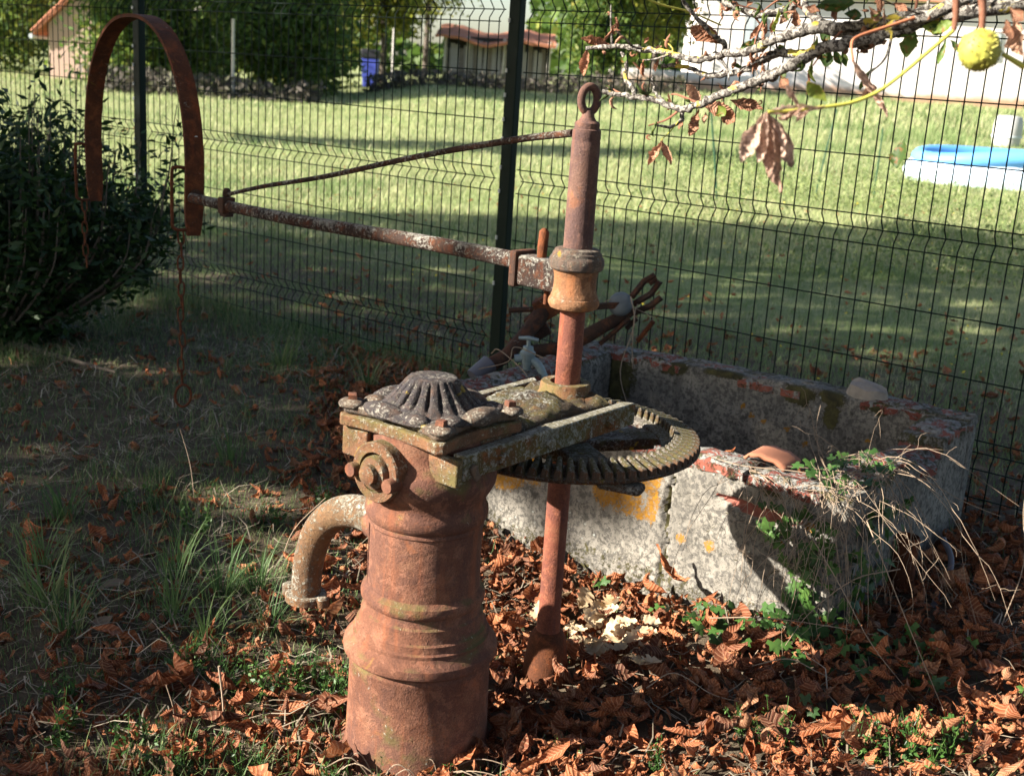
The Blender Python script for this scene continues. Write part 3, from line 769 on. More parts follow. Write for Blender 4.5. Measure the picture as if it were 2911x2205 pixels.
# lumpy ridge between cap and bearing
rv = []; rf = []
for i in range(40):
    y = 0.105 + 0.37 * i / 39
    for j in range(33):
        a = math.pi * j / 32
        w_ = 0.112 - 0.016 * math.sin(math.pi * i / 39)
        h_ = 0.030 + 0.010 * math.sin(i * 0.33)
        q_ = Vector((w_ * math.cos(a), y, 0))
        jj = 0.010 * mnoise.noise(q_ * 32) + 0.007 * mnoise.noise(q_ * 70 + Vector((3, 1, 7)))
        rv.append((w_ * math.cos(a), y, pz(0.642) + (h_ + jj) * math.sin(a) ** 0.5))
for i in range(39):
    for j in range(32):
        rf.append((i * 33 + j, i * 33 + j + 1, i * 33 + j + 34, i * 33 + j + 33))
MB().add(rv, rf).build('housing', M['housing'], pump, 60)
MB().lathe([(0.072, pz(0.630)), (0.066, pz(0.655)), (0.059, pz(0.666)), (0.0575, pz(0.684)), (0.055, pz(0.688)), (0.036, pz(0.688)), (0.036, pz(0.67))], 32, None, (0, 0.455, 0)).build('shaft_bearing', M['head'], pump, 35)
for y in (0.045, 0.20, 0.42):
    MB().lathe([(0.013, 0), (0.013, 0.008), (0.009, 0.012)], 6, (1, 0, 0), (0.150, y, pz(0.630))).build('frame_bolt', M['frame'], pump, 30)
lv = MB(); lv.box((0.154, -0.040, pz(0.620)), (0.010, 0.016, 0.034), Matrix.Rotation(0.5, 3, 'X')); lv.build('frame_bolt', M['lidpale'], pump, None, 0.003)
# lid: lower flange with bowed edges, upper plate with lobes
def bowed(hx, hy, bow, cc, n=9):
    pts = []
    for (x0, y0, x1, y1, ox, oy) in [(-hx + cc, -hy, hx - cc, -hy, 0, -1), (hx, -hy + cc, hx, hy - cc, 1, 0), (hx - cc, hy, -hx + cc, hy, 0, 1), (-hx, hy - cc, -hx, -hy + cc, -1, 0)]:
        for i in range(n):
            t = i / (n - 1); b = bow * math.sin(math.pi * t) ** 0.8
            pts.append((x0 + (x1 - x0) * t + ox * b, y0 + (y1 - y0) * t + oy * b))
    return pts
MB().prism(bowed(0.140, 0.128, -0.014, 0.012), pz(0.666), pz(0.690)).build('lid_flange', M['head'], pump, 30, 0.004)
up_ = MB(); up_.prism(bowed(0.137, 0.125, -0.022, 0.016, 13), pz(0.692), pz(0.711)); up_.build('lid_plate', M['lidpale'], pump, 30, 0.006)
# fluted cap
cp = [(0.124, 0.706), (0.114, 0.712), (0.102, 0.717), (0.091, 0.723), (0.081, 0.731), (0.072, 0.741), (0.063, 0.752), (0.055, 0.762), (0.050, 0.7685), (0.0475, 0.7715), (0.041, 0.773), (0.020, 0.7735)]
cv = []; cf = []; SEG = 160
for k, (r, z) in enumerate(cp):
    fl = math.exp(-((k - 5.0) / 2.6) ** 2)
    for i in range(SEG):
        a = 2 * math.pi * i / SEG
        g = abs(math.sin(a * 10 + 0.25 * math.sin(a * 3)))
        rr = r * (1 - 0.24 * fl * (1 - g) ** 2.2 + 0.05 * fl) + 0.0025 * mnoise.noise(Vector((math.cos(a) * 6, math.sin(a) * 6, k)))
        sq = 1 + (0.10 * abs(math.cos(2 * (a - math.pi / 4))) if k < 2 else 0)
        cv.append((rr * math.cos(a) * sq, rr * math.sin(a) * sq, pz(z)))
for k in range(len(cp) - 1):
    for i in range(SEG):
        j = (i + 1) % SEG
        cf.append((k * SEG + i, k * SEG + j, (k + 1) * SEG + j, (k + 1) * SEG + i))
cf.append(tuple((len(cp) - 1) * SEG + i for i in range(SEG)))
MB().add(cv, cf).build('fluted_cap', M['lid'], pump, 60)
# scroll lobes on the lid edge
def lobe(sx, sy, sz, seed):
    b = MB(); vs = []; fs = []; n1, n2 = 16, 9
    for i in range(n2):
        th = math.pi * i / (n2 - 1)
        for j in range(n1):
            ph = 2 * math.pi * j / n1
            k = 1 + 0.13 * mnoise.noise(Vector((math.cos(ph) * 2 + seed, math.sin(ph) * 2, th * 2))) + 0.05 * math.sin(ph * 4 + seed)
            vs.append((sx * k * math.sin(th) * math.cos(ph), sy * k * math.sin(th) * math.sin(ph), sz * math.cos(th)))
    for i in range(n2 - 1):
        for j in range(n1):
            jj = (j + 1) % n1
            fs.append((i * n1 + j, (i + 1) * n1 + j, (i + 1) * n1 + jj, i * n1 + jj))
    return b.add(vs, fs)
for k, (x, y, sx, sy) in enumerate([(-0.035, -0.100, 0.052, 0.024), (0.112, 0.02, 0.026, 0.052), (-0.108, 0.0, 0.026, 0.055), (0.0, 0.104, 0.055, 0.026), (0.050, -0.098, 0.030, 0.020), (-0.095, -0.062, 0.026, 0.024), (0.100, -0.055, 0.024, 0.026), (-0.085, 0.075, 0.032, 0.024), (0.085, 0.085, 0.03, 0.024)]):
    o = lobe(sx, sy, 0.013 + 0.005 * (k < 4), k * 3.1).build('scroll', M['lidpale'] if k % 2 else M['lid'], pump, 70); o.location = (x, y, pz(0.711))
for k, (x, y) in enumerate([(-0.118, -0.104), (0.118, -0.104), (0.116, 0.104), (-0.116, 0.104)]):
    o = lobe(0.030, 0.026, 0.011, 9 + k).build('corner_ear', M['lidpale'], pump, 70); o.location = (x, y, pz(0.709))
    b = MB().lathe([(0.0125, 0), (0.012, 0.011), (0.010, 0.0125)], 4)
    o = b.build('lid_bolt', M['pump'], pump, 30); o.location = (x, y, pz(0.717)); o.rotation_euler = (0.05, 0.05, k)
# side flange, facing the viewer's left
AX = (0, -1, 0)
fc = (-0.012, -0.100, pz(0.600))
fo = MB().lathe([(0.052, 0.0), (0.060, 0.012), (0.061, 0.040), (0.0585, 0.044), (0.041, 0.044), (0.041, 0.030), (0.034, 0.028)], 40, AX, fc).build('side_flange', M['head'], pump, 30)
MB().lathe([(0.034, 0.02), (0.034, 0.046), (0.031, 0.052), (0.020, 0.054), (0.0195, 0.066), (0.013, 0.069), (0.005, 0.070)], 32, AX, fc).build('axle_end', M['head'], fo, 35)
for dx, dz in ((-0.051, -0.004), (0.049, -0.012)):
    MB().lathe([(0.014, 0.03), (0.0145, 0.058), (0.013, 0.061)], 12, AX, (fc[0] + dx, fc[1], fc[2] + dz)).build('flange_bolt', M['pump'], fo, 35)
MB().lathe([(0.075, -0.04), (0.066, 0.0), (0.056, 0.016)], 32, AX, fc).build('flange_neck', M['pump'], pump, 40)
# spout
pts = arc([(-0.09, 0, pz(0.424)), (-0.14, 0, pz(0.430)), (-0.20, 0, pz(0.430)), (-0.265, 0, pz(0.405)), (-0.318, 0, pz(0.352)), (-0.345, 0, pz(0.285)), (-0.354, 0, pz(0.23)), (-0.356, 0, pz(0.186))], 6)
rr = np.linspace(0.0375, 0.0335, len(pts))
sp_ = MB().tube(pts, list(rr), 28, flat=(0, 1, 0)).build('spout', M['spout'], pump, 60)
MB().lathe([(0.047, 0), (0.047, 0.014), (0.044, 0.018), (0.030, 0.018)], 30, None, (-0.356, 0, pz(0.172))).build('spout_lip', M['spout'], sp_, 35)
MB().lathe([(0.017, 0), (0.018, 0.022), (0.012, 0.026)], 10, None, (-0.407, -0.004, pz(0.170))).build('lip_ear', M['spout'], sp_, 40)
MB().lathe([(0.015, 0), (0.015, 0.018), (0.010, 0.022)], 10, None, (-0.307, 0.004, pz(0.170))).build('lip_ear', M['spout'], sp_, 40)
MB().lathe([(0.052, 0), (0.049, 0.012), (0.042, 0.030), (0.0385, 0.05)], 28, (-1, 0, 0), (-0.098, 0, pz(0.426))).build('spout_root', M['pump'], sp_, 50)

# ================================================================== DRIVE SHAFT with gear wheel and arm
SX, SY = PX + V.x * 0.455, PY + V.y * 0.455
shaft = empty('drive_shaft', (SX + 0.004, SY, -0.01), 0)
tag(shaft, 'upright rusty drive shaft with eye on top, toothed wheel and long draw arm', 'drive shaft')
MB().lathe([(0.062, -0.10), (0.0585, -0.055), (0.0525, 0.0), (0.0465, 0.045), (0.042, 0.062), (0.036, 0.072), (0.028, 0.076)], 28).build('foot', M['arch'], shaft, 50)
MB().lathe([(0.0285, 0.03), (0.0285, 0.115), (0.0265, 0.12), (0.0265, 0.60)], 24).build('lower_shaft', M['shaft'], shaft, 40)
MB().lathe([(0.029, 0.60), (0.029, 0.742), (0.0296, 0.744), (0.0290, 0.748), (0.0285, 0.90)], 28).build('middle_shaft', M['shaft'], shaft, 40)
MB().lathe([(0.0325, 0.90), (0.0325, 1.06), (0.0315, 1.21), (0.0315, 1.236), (0.0305, 1.240), (0.0315, 1.243), (0.031, 1.262), (0.0275, 1.264), (0.0275, 1.276), (0.022, 1.281)], 32).build('upper_shaft', M['uppershaft'], shaft, 40)
# eye
ey = []
for i in range(28):
    a = 2 * math.pi * i / 28
    ey.append((0.0165 * math.sin(a) * 1.15, 0.004 * math.sin(a), 1.326 - 0.027 * math.cos(a)))
E_ = MB().tube(ey, 0.0088, 12, closed=True)
E_.lathe([(0.021, 1.279), (0.014, 1.29), (0.012, 1.303)], 20)
eo = E_.build('eye', M['uppershaft'], shaft, 70)
eo.rotation_euler = (0, 0, R(12))
# hub
hubp = [(0.030, 0.866), (0.044, 0.867), (0.0535, 0.871), (0.0580, 0.879), (0.0582, 0.886), (0.0555, 0.8925), (0.0535, 0.894), (0.0528, 0.899), (0.0505, 0.903), (0.0485, 0.912), (0.0478, 0.925), (0.0480, 0.938), (0.0495, 0.948), (0.0515, 0.954), (0.0515, 0.960)]
MB().lathe(hubp, 48, capt=False).build('hub', M['hub'], shaft, 30)
MB().lathe([(0.050, 0.9565), (0.0565, 0.957), (0.0605, 0.961), (0.0625, 0.970), (0.0615, 0.981), (0.0580, 0.9865), (0.0560, 0.988), (0.0550, 0.994), (0.0520, 0.9965), (0.0500, 1.002), (0.0440, 1.0045), (0.032, 1.0055)], 48).build('hub_collar', M['lidpale'], shaft, 30)
# arm socket and clamp; arm runs back to the left
AD = Vector((-0.712, 0.702, 0)).normalized()
AP = Vector((-AD.y, AD.x, 0))
def arot(): return Matrix((AD, AP, Vector((0, 0, 1)))).transposed()
sk = MB()
mrot = arot()
sk.box(AD * 0.100 + Vector((0, 0, 0.932)), (0.135, 0.056, 0.070), mrot)
sk.build('arm_socket', M['arm'], shaft, 40, 0.007)
ck = MB(); ck.box(AD * 0.168 + Vector((0, 0, 0.934)), (0.022, 0.072, 0.084), mrot); ck.build('clamp', M['scrap'], shaft, None, 0.005)
MB().tube([AD * 0.110 + Vector((0, 0, 0.90)), AD * 0.108 + Vector((0, 0, 0.99)), AD * 0.106 + Vector((0, 0, 1.026)), AD * 0.106 + Vector((0, 0, 1.034))], [0.009, 0.0125, 0.012, 0.005], 10).build('pin', M['arch'], shaft, 50)
MB().tube([AD * 0.085 + Vector((0, 0, 0.915)), AD * 0.086 + Vector((0, 0, 0.862))], 0.006, 8).build('pin', M['arch'], shaft, 50)
ARM_L = 1.66
def armz(s): return 0.948 - 0.030 * s / ARM_L
ap = [AD * s + Vector((0, 0, armz(s) + 0.004 * math.sin(s * 4))) for s in np.linspace(0.10, ARM_L, 26)]
MB().tube(ap, list(np.linspace(0.0205, 0.0165, 26)), 12).build('draw_arm', M['arm'], shaft, 60)
tp = arc([(-0.030, 0.022, 1.252), AD * 0.22 + Vector((0, 0, 1.222)), AD * 0.55 + Vector((0, 0, 1.155)), AD * 0.95 + Vector((0, 0, 1.062)), AD * 1.25 + Vector((0, 0, 1.002)), AD * 1.47 + Vector((0, 0, 0.950))], 6)
MB().tube(tp, list(np.linspace(0.0085, 0.0058, len(tp))), 8).build('tie_rod', M['arm'], shaft, 60)
b = MB(); b.box(AD * 1.455 + Vector((0, 0, 0.921)), (0.030, 0.045, 0.050), mrot); b.lathe([(0.013, 0.948), (0.013, 0.962), (0.009, 0.974)], 6, None, tuple(AD * 1.455)); b.box(AD * 1.455 + Vector((0, 0, 0.893)), (0.034, 0.030, 0.012), mrot)
b.build('rod_clamp', M['scrap'], shaft, None, 0.003)
# gear wheel
GZ0 = 0.558
gw = MB().lathe([(0.226, GZ0 + 0.004), (0.282, GZ0 - 0.006), (0.304, GZ0 - 0.002), (0.316, GZ0 + 0.010), (0.272, GZ0 + 0.016), (0.250, GZ0 + 0.018), (0.232, GZ0 + 0.016), (0.226, GZ0 + 0.012), (0.226, GZ0 + 0.002)], 112, capb=False, capt=False).build('gear_wheel', M['gear'], shaft, 40)
tv = [(0.250, -0.0098, 0.012), (0.250, 0.0098, 0.012), (0.315, 0.0122, 0.004), (0.315, -0.0122, 0.004), (0.253, -0.0046, 0.042), (0.253, 0.0046, 0.042), (0.3135, 0.0060, 0.029), (0.3135, -0.0060, 0.029)]
TOOTH = MB().add([(x, y, z + GZ0) for x, y, z in tv], [(0, 1, 2, 3)[::-1], (4, 5, 6, 7)[::1], (0, 4, 7, 3)[::-1], (1, 2, 6, 5)[::-1], (3, 7, 6, 2)[::-1], (0, 1, 5, 4)]).mesh('tooth', M['gear'])
import bmesh
bmx = bmesh.new(); bmx.from_mesh(TOOTH); bmesh.ops.recalc_face_normals(bmx, faces=bmx.faces); bmesh.ops.bevel(bmx, geom=list(bmx.edges), offset=0.0016, segments=1, affect='EDGES'); bmx.to_mesh(TOOTH); bmx.free()
for i in range(72):
    o = link('tooth', TOOTH, gw); o.rotation_euler = (0, 0, 2 * math.pi * (i + 0.3) / 72)
MB().lathe([(0.062, GZ0 - 0.035), (0.062, GZ0 + 0.035), (0.052, GZ0 + 0.042), (0.028, GZ0 + 0.044)], 28).build('gear_boss', M['gear'], gw, 40)
for k in range(4):
    a = 2 * math.pi * k / 4 + 0.35
    s_ = MB(); mr = Matrix.Rotation(a, 3, 'Z')
    s_.box(mr @ Vector((0.14, 0, GZ0 - 0.002)), (0.19, 0.085, 0.020), mr); s_.box(mr @ Vector((0.14, 0, GZ0 - 0.018)), (0.19, 0.014, 0.03), mr)
    s_.build('spoke', M['gear'], gw, None, 0.004)
lg = MB(); lg.box((0.12, -0.235, GZ0 - 0.022), (0.10, 0.05, 0.022), Matrix.Rotation(-0.4, 3, 'Z')); lg.build('counter_lug', M['gear'], gw, None, 0.01)

# ------------------------------------------------------------------ harness arch at the arm's end (part of the drive)
end = AD * ARM_L                          # relative to shaft origin
A0 = Vector((-1.080, 3.915, 0)) - Vector((shaft.location.x, shaft.location.y, 0))
A1 = Vector((-1.660, 4.640, 0)) - Vector((shaft.location.x, shaft.location.y, 0))
ARD = (A1 - A0); W = ARD.length; ARD.normalize(); ARN = Vector((-ARD.y, ARD.x, 0)); ARN = -ARN if ARN.x > 0 else ARN
path = []
zb, zs, zt = 0.785, 1.00, 1.475
for s in np.linspace(0, 1, 6): path.append((0.0 - 0.01 * s, zb + (zs - zb) * s))
for a in np.linspace(0, math.pi, 34)[1:-1]:
    path.append((W / 2 - math.copysign(abs(math.cos(a)) ** 0.88, math.cos(a)) * (W / 2 + 0.01), zs + (zt - zs) * math.sin(a) ** 0.94))
for s in np.linspace(1, 0, 6): path.append((W + 0.01 * s, zb + (zs - zb) * s))
hw, th_ = 0.031, 0.006
av = []; af = []
for i, (s, z) in enumerate(path):
    s0, z0 = path[max(i - 1, 0)]; s1, z1 = path[min(i + 1, len(path) - 1)]
    tx, tz = s1 - s0, z1 - z0; l = math.hypot(tx, tz); nx_, nz_ = -tz / l, tx / l
    k = hw
    if i < 3 or i > len(path) - 4:
        e_ = min(i, len(path) - 1 - i); k = hw * (0.72, 0.93, 1.0)[e_]
    for dn, dw in ((-th_, -k), (-th_, k), (th_, k), (th_, -k)):
        p = A0 + ARD * (s + nx_ * dn) + Vector((0, 0, z + nz_ * dn)) + ARN * dw
        av.append(p)
for i in range(len(path) - 1):
    for k in range(4):
        kk = (k + 1) % 4
        af.append((i * 4 + k, i * 4 + kk, i * 4 + 4 + kk, i * 4 + 4 + k))
af += [(3, 2, 1, 0), tuple((len(path) - 1) * 4 + k for k in range(4))]
arch = MB().add(av, af).build('harness_arch', M['arch'], shaft, 50)
for s, z0, z1 in ((0.0, 0.805, 1.005), (W, 0.79, 1.0)):
    base = A0 + ARD * s
    h = [base + ARN * 0.028 + Vector((0, 0, z1)), base + ARN * 0.06 + Vector((0, 0, z1 + 0.002)), base + ARN * 0.072 + Vector((0, 0, z1 - 0.018)), base + ARN * 0.072 + Vector((0, 0, z0 + 0.03)), base + ARN * 0.068 + Vector((0, 0, z0 + 0.008)), base + ARN * 0.05 + Vector((0, 0, z0)), base + ARN * 0.026 + Vector((0, 0, z0))]
    MB().tube(arc(h, 4), 0.0058, 8).build('hook', M['arch'], arch, 60)
MB().lathe([(0.022, -0.012), (0.022, 0.012)], 12, tuple(AD), tuple(A0 + Vector((0, 0, 0.915)) - AD * 0.012)).build('arch_bolt', M['scrap'], arch, 40)
for s_, z_ in ((0.0, 1.10), (0.0, 1.02)):
    MB().lathe([(0.008, -0.0075), (0.008, 0.0075)], 12, tuple(ARD), tuple(A0 + ARD * 0.0 + Vector((0, 0, z_)) + ARN * -0.008)).build('rivet', M['clip'], arch, 40)

# chains
lk = []
for i in range(16):
    a = 2 * math.pi * i / 16
    lk.append((0.0095 * math.cos(a), 0, 0.017 * math.sin(a) + (0.008 if math.sin(a) > 0 else -0.008)))
LINK = MB().tube(lk, 0.0030, 7, closed=True, flat=(0, 1, 0)).mesh('link', M['arch'], 180)
rk = [(0.026 * math.cos(a), 0, 0.040 * math.sin(a)) for a in np.linspace(0, 2 * math.pi, 20, endpoint=False)]
RING = MB().tube(rk, 0.0045, 8, closed=True, flat=(0, 1, 0)).mesh('ring', M['arch'], 180)
def chain(top, n, label, ring=False):
    c = empty('chain', top); tag(c, label, 'chain', 'rusty chains hanging from the arch')
    z = 0
    for k in range(n):
        o = link('link', LINK, c); o.location = (0.003 * math.sin(k * 1.7), 0.003 * math.cos(k * 2.3), -0.022 - 0.043 * k); o.rotation_euler = (random.uniform(-0.08, 0.08), random.uniform(-0.10, 0.10), (math.pi / 2 if k % 2 else 0) + random.uniform(-0.3, 0.3) + 0.3)
    if ring:
        o = link('ring', RING, c); o.location = (0.004, 0, -0.022 - 0.043 * n - 0.022); o.rotation_euler = (0.1, 0.1, 0.2)
base = shaft.location.copy(); base.z = shaft.location.z
chain(base + A0 + ARN * 0.044 + Vector((0, 0, 0.803)), 12, 'rusty chain with an end ring hanging from the right leg of the arch', True)
chain(base + A0 + ARD * W + ARN * 0.044 + Vector((0, 0, 0.790)), 6, 'short rusty chain hanging from the left leg of the arch before the bush')

# ================================================================== BACKGROUND BUILDINGS
def place(px_ray, Y):
    return Vector((px_ray[0] * Y, Y, cam_h + px_ray[1] * Y))
hs = empty('brick_house', (-16.6, 45.0, gz1(-16.6, 45.0)))
tag(hs, 'small brick outbuilding with tiled roof and grey drainpipe at the far left', 'building')
g0 = hs.location.z
# gable wall turned to the viewer; the eaves are at the left, the ridge runs off the top of the picture
wl_ = MB(); wl_.add([(-1.05, 0, -0.3), (0.92, 0, -0.3), (0.92, 0, 3.9), (-1.05, 0, 1.95), (-1.05, 6, -0.3), (0.92, 6, -0.3), (0.92, 6, 3.9), (-1.05, 6, 1.95)], [(0, 1, 2, 3), (5, 4, 7, 6), (4, 0, 3, 7), (3, 2, 6, 7)])
wl_.build('wall', M['housebrick'], hs, None)
MB().box((1.02, 0.1, 1.2), (0.20, 0.5, 3.2)).build('pillar', M['post'], hs, None)
rf_ = MB(); rf_.add([(-1.55, -0.25, 1.62), (1.2, -0.25, 4.25), (1.2, 6.2, 4.25), (-1.55, 6.2, 1.62), (-1.55, -0.25, 1.50), (1.2, -0.25, 4.13), (1.2, 6.2, 4.13), (-1.55, 6.2, 1.50)], [(0, 1, 2, 3), (7, 6, 5, 4), (0, 4, 5, 1), (3, 2, 6, 7), (0, 3, 7, 4), (1, 5, 6, 2)])
ro = rf_.build('roof', M['tile'], hs, None)
ct = []
for i in range(8):
    a = math.pi * i / 7; ct.append((0.085 * math.cos(a), 0.055 * math.sin(a)))
dr = Vector((2.75, 0, 2.63)).normalized(); up_n = Vector((-dr.z, 0, dr.x))
tm_v = []; tm_f = []
for s_, k in ((0, 1.0), (0.42, 0.85)):
    for c0, c1 in ct: tm_v.append(dr * s_ + Vector((0, c0 * k, 0)) + up_n * (c1 * k + 0.01))
for i in range(7): tm_f.append((i, i + 1, i + 9, i + 8))
TILE = MB().add(tm_v, tm_f).mesh('roof_tile', M['tile'], 180)
for r0 in range(9):
    for j in range(3):
        o = link('roof_tile', TILE, ro); o.location = Vector((-1.58, -0.2 + 0.19 * j, 1.63)) + dr * (0.38 * r0) + Vector((0, 0, random.uniform(0, 0.02)))
MB().tube([(-1.62, -0.2, 1.46), (-1.62, 6, 1.46)], 0.09, 10).build('gutter', M['zinc'], hs, 60)
# shaded front right of the gable, with eaves and dark doorway
fr = MB(); fr.add([(1.12, 0.9, -0.3), (4.6, 0.9, -0.3), (4.6, 0.9, 2.75), (1.12, 0.9, 2.75), (1.12, 3.5, -0.3), (4.6, 3.5, -0.3), (4.6, 3.5, 2.75), (1.12, 3.5, 2.75)], [(0, 1, 2, 3), (1, 5, 6, 2), (3, 2, 6, 7), (4, 0, 3, 7)])
fr.build('side_wall', M['darkwood'], hs, None)
dd = MB(); dd.box((2.0, 0.86, 1.0), (0.95, 0.06, 2.1)); dd.build('dark_doorway', M['darkroom'], hs, None)  # near-black panel standing for the darkness in the doorway
MB().box((2.9, 0.55, 2.80), (3.7, 1.0, 0.12)).build('eaves', M['post'], hs, None)
MB().tube([(1.38, 0.4, 2.78), (1.40, 0.4, 1.7), (1.46, 0.4, 0.35)], 0.10, 12).build('drainpipe', M['zinc'], hs, 60)
MB().box((2.9, -0.6, 0.15), (2.6, 0.5, 0.6)).build('low_wall', M['plaster_white'], hs, None, 0.05)

sd = empty('old_shed', (-1.7, 58.0, gz1(-1.7, 58)))
tag(sd, 'tumbledown grey board shed with sagging tiled roof beyond the meadow', 'building')
rng2 = np.random.default_rng(3)
pl_me = {}
for i in range(22):
    w_ = 0.22; h_ = 1.9 + rng2.uniform(-0.35, 0.1)
    b = MB().box((0, 0, h_ / 2), (w_ * 0.92, 0.05, h_)); 
    o = b.build('plank', M['greywood'] if i % 3 else M['darkwood'], sd, None); o.location = (-2.3 + 0.215 * i, rng2.uniform(-0.04, 0.04), -0.15); o.rotation_euler = (0, rng2.normal(0, 0.02), 0)
MB().box((0, 1.8, 1.0), (4.8, 3.4, 2.0)).build('dark_inside', M['darkroom'], sd, None)  # near-black block standing for the unlit inside behind the planks
for x in (-2.45, -1.4, 0.3, 2.4):
    MB().tube([(x, -0.25, -0.2), (x + 0.03, -0.25, 2.0)], 0.07, 8).build('post', M['post'], sd, 60)
rv = []; rf = []
for i in range(17):
    for j in range(7):
        x = -2.9 + 5.6 * i / 16; y = -0.7 + 4.2 * j / 6
        rv.append((x, y, 1.95 + 0.12 * math.sin(i * 0.7) + 0.62 * j / 6 - 0.16 * math.sin(math.pi * i / 16) + rng2.uniform(-0.04, 0.04)))
for i in range(16):
    for j in range(6): rf.append((i * 7 + j, (i + 1) * 7 + j, (i + 1) * 7 + j + 1, i * 7 + j + 1))
so_ = MB().add(rv, rf).build('roof', M['tile'], sd, None); sm = so_.modifiers.new('thick', 'SOLIDIFY'); sm.thickness = 0.12

wb = empty('white_house', (15.5, 60.0, gz1(15.5, 60)))
tag(wb, 'long white rendered building behind the branches at the right', 'building')
MB().box((0.4, 3, 2.1), (16.0, 6, 5.4)).build('wall', M['farwall'], wb, None)
MB().add([(-8.1, -0.5, 4.7), (9.2, -0.5, 4.7), (9.2, 3, 6.2), (-8.1, 3, 6.2)], [(0, 1, 2, 3)]).build('roof', M['tile'], wb, None)
for x in (-5.0, 6.3):
    f_ = MB().box((x, -0.02, 2.9), (1.0, 0.1, 1.3)).build('window', M['darkwood'], wb, None)
    for sx in (-0.24, 0.24):
        MB().box((x + sx, -0.075, 2.9), (0.42, 0.03, 1.15)).build('pane', M['zinc'], f_, None)
lw = MB()
lw.box((0, 0, 0.25), (6.5, 0.35, 1.1))
o = lw.build('garden_wall', M['farwall'], None, None, 0.03); o.location = (6.6, 54.5, gz1(6.6, 54.5)); tag(o, 'low pale garden wall at the far end of the meadow beside the dark trees', 'wall')
# blue bin and barrel
bn = empty('rubbish_bin', (-7.1, 54.0, gz1(-7.1, 54))); tag(bn, 'blue rubbish bin with black lid under the far trees', 'bin')
z0 = 1.16 - bn.location.z
MB().add([(-0.28, -0.28, z0 - 0.9), (0.28, -0.28, z0 - 0.9), (0.28, 0.28, z0 - 0.9), (-0.28, 0.28, z0 - 0.9), (-0.36, -0.36, z0 + 0.3), (0.36, -0.36, z0 + 0.3), (0.36, 0.36, z0 + 0.3), (-0.36, 0.36, z0 + 0.3)], [(3, 2, 1, 0), (4, 5, 6, 7), (0, 1, 5, 4), (1, 2, 6, 5), (2, 3, 7, 6), (3, 0, 4, 7)]).build('body', M['bin'], bn, None, 0.03)
MB().box((0, 0, z0 + 0.50), (0.78, 0.80, 0.38)).build('lid', M['black'], bn, None, 0.06)
ba = empty('water_barrel', (11.9, 30.6, gz1(11.9, 30.6))); tag(ba, 'pale grey plastic barrel standing before the white house at the right edge', 'barrel')
MB().lathe([(0.30, -0.05), (0.33, 0.08), (0.35, 0.35), (0.33, 0.62), (0.29, 0.72), (0.08, 0.74)], 20).build('body', M['barrel'], ba, 40)
MB().lathe([(0.36, 0.20), (0.37, 0.23), (0.36, 0.26)], 20, None, (0, 0, 0), False, False).build('hoop', M['zinc'], ba, 40)
# paddling pool
pl_ = empty('paddling_pool', (8.25, 20.2, gz1(8.25, 20.2))); tag(pl_, 'sagging blue and white inflatable pool in the meadow at the right', 'pool')
ring = []
for i in range(40):
    a = 2 * math.pi * i / 40
    ring.append((1.75 * math.cos(a), 0.95 * math.sin(a), 0.44 + 0.03 * math.sin(3 * a) - 0.10 * max(0, -math.cos(a)) ** 2))
MB().tube(ring, 0.13, 14, closed=True, flat=(0, 0, 1)).build('rim', M['blue'], pl_, 180)
sv = []; sf = []
for k, (kr, z) in enumerate([(1.0, 0.40), (1.10, 0.26), (1.14, 0.12), (1.10, -0.05)]):
    for i in range(40):
        a = 2 * math.pi * i / 40
        sv.append((1.75 * kr * math.cos(a), 0.95 * kr * math.sin(a), z + 0.03 * math.sin(9 * a) * (k in (1, 2))))
for k in range(3):
    for i in range(40):
        j = (i + 1) % 40
        sf.append((k * 40 + i, k * 40 + j, k * 40 + 40 + j, k * 40 + 40 + i))
MB().add(sv, sf).build('side', M['bluelight'], pl_, 180)
MB().add([(1.6 * math.cos(2 * math.pi * i / 30), 0.85 * math.sin(2 * math.pi * i / 30), 0.33) for i in range(30)], [tuple(range(30))]).build('water', M['bluelight'], pl_, None)
# stakes in the meadow
for k, (x, y, h, lean, mt, lab) in enumerate([(4.55, 15.8, 0.95, (0.0, 0.0), 'greenstake', 'thin upright green garden stake near the pool'), (3.95, 16.5, 1.15, (0.16, 0.05), 'greenstake', 'slanting green garden stake left of the pool'), (2.2, 13.6, 1.25, (-0.22, 0.1), 'greenstake', 'leaning green stake behind the shaft top at the chestnut twigs'), (-9.0, 37.0, 2.3, (0.01, 0), 'post', 'pale concrete post before the dark hedge at the left'), (-5.9, 52, 2.4, (0.0, 0), 'post', 'thin pale post by the bin under the far trees')]):
    z_ = gz1(x, y)
    r_ = 0.011 if mt == 'greenstake' else 0.055
    o = MB().tube([(0, 0, -0.1), (lean[0] * 0.5, lean[1] * 0.5, h * 0.5), (lean[0], lean[1], h)], [r_, r_, r_ * 0.8], 8).build('garden_stake' if mt == 'greenstake' else 'concrete_post', M[mt], None, 60)
    o.location = (x, y, z_); tag(o, lab, 'stake' if mt == 'greenstake' else 'post')

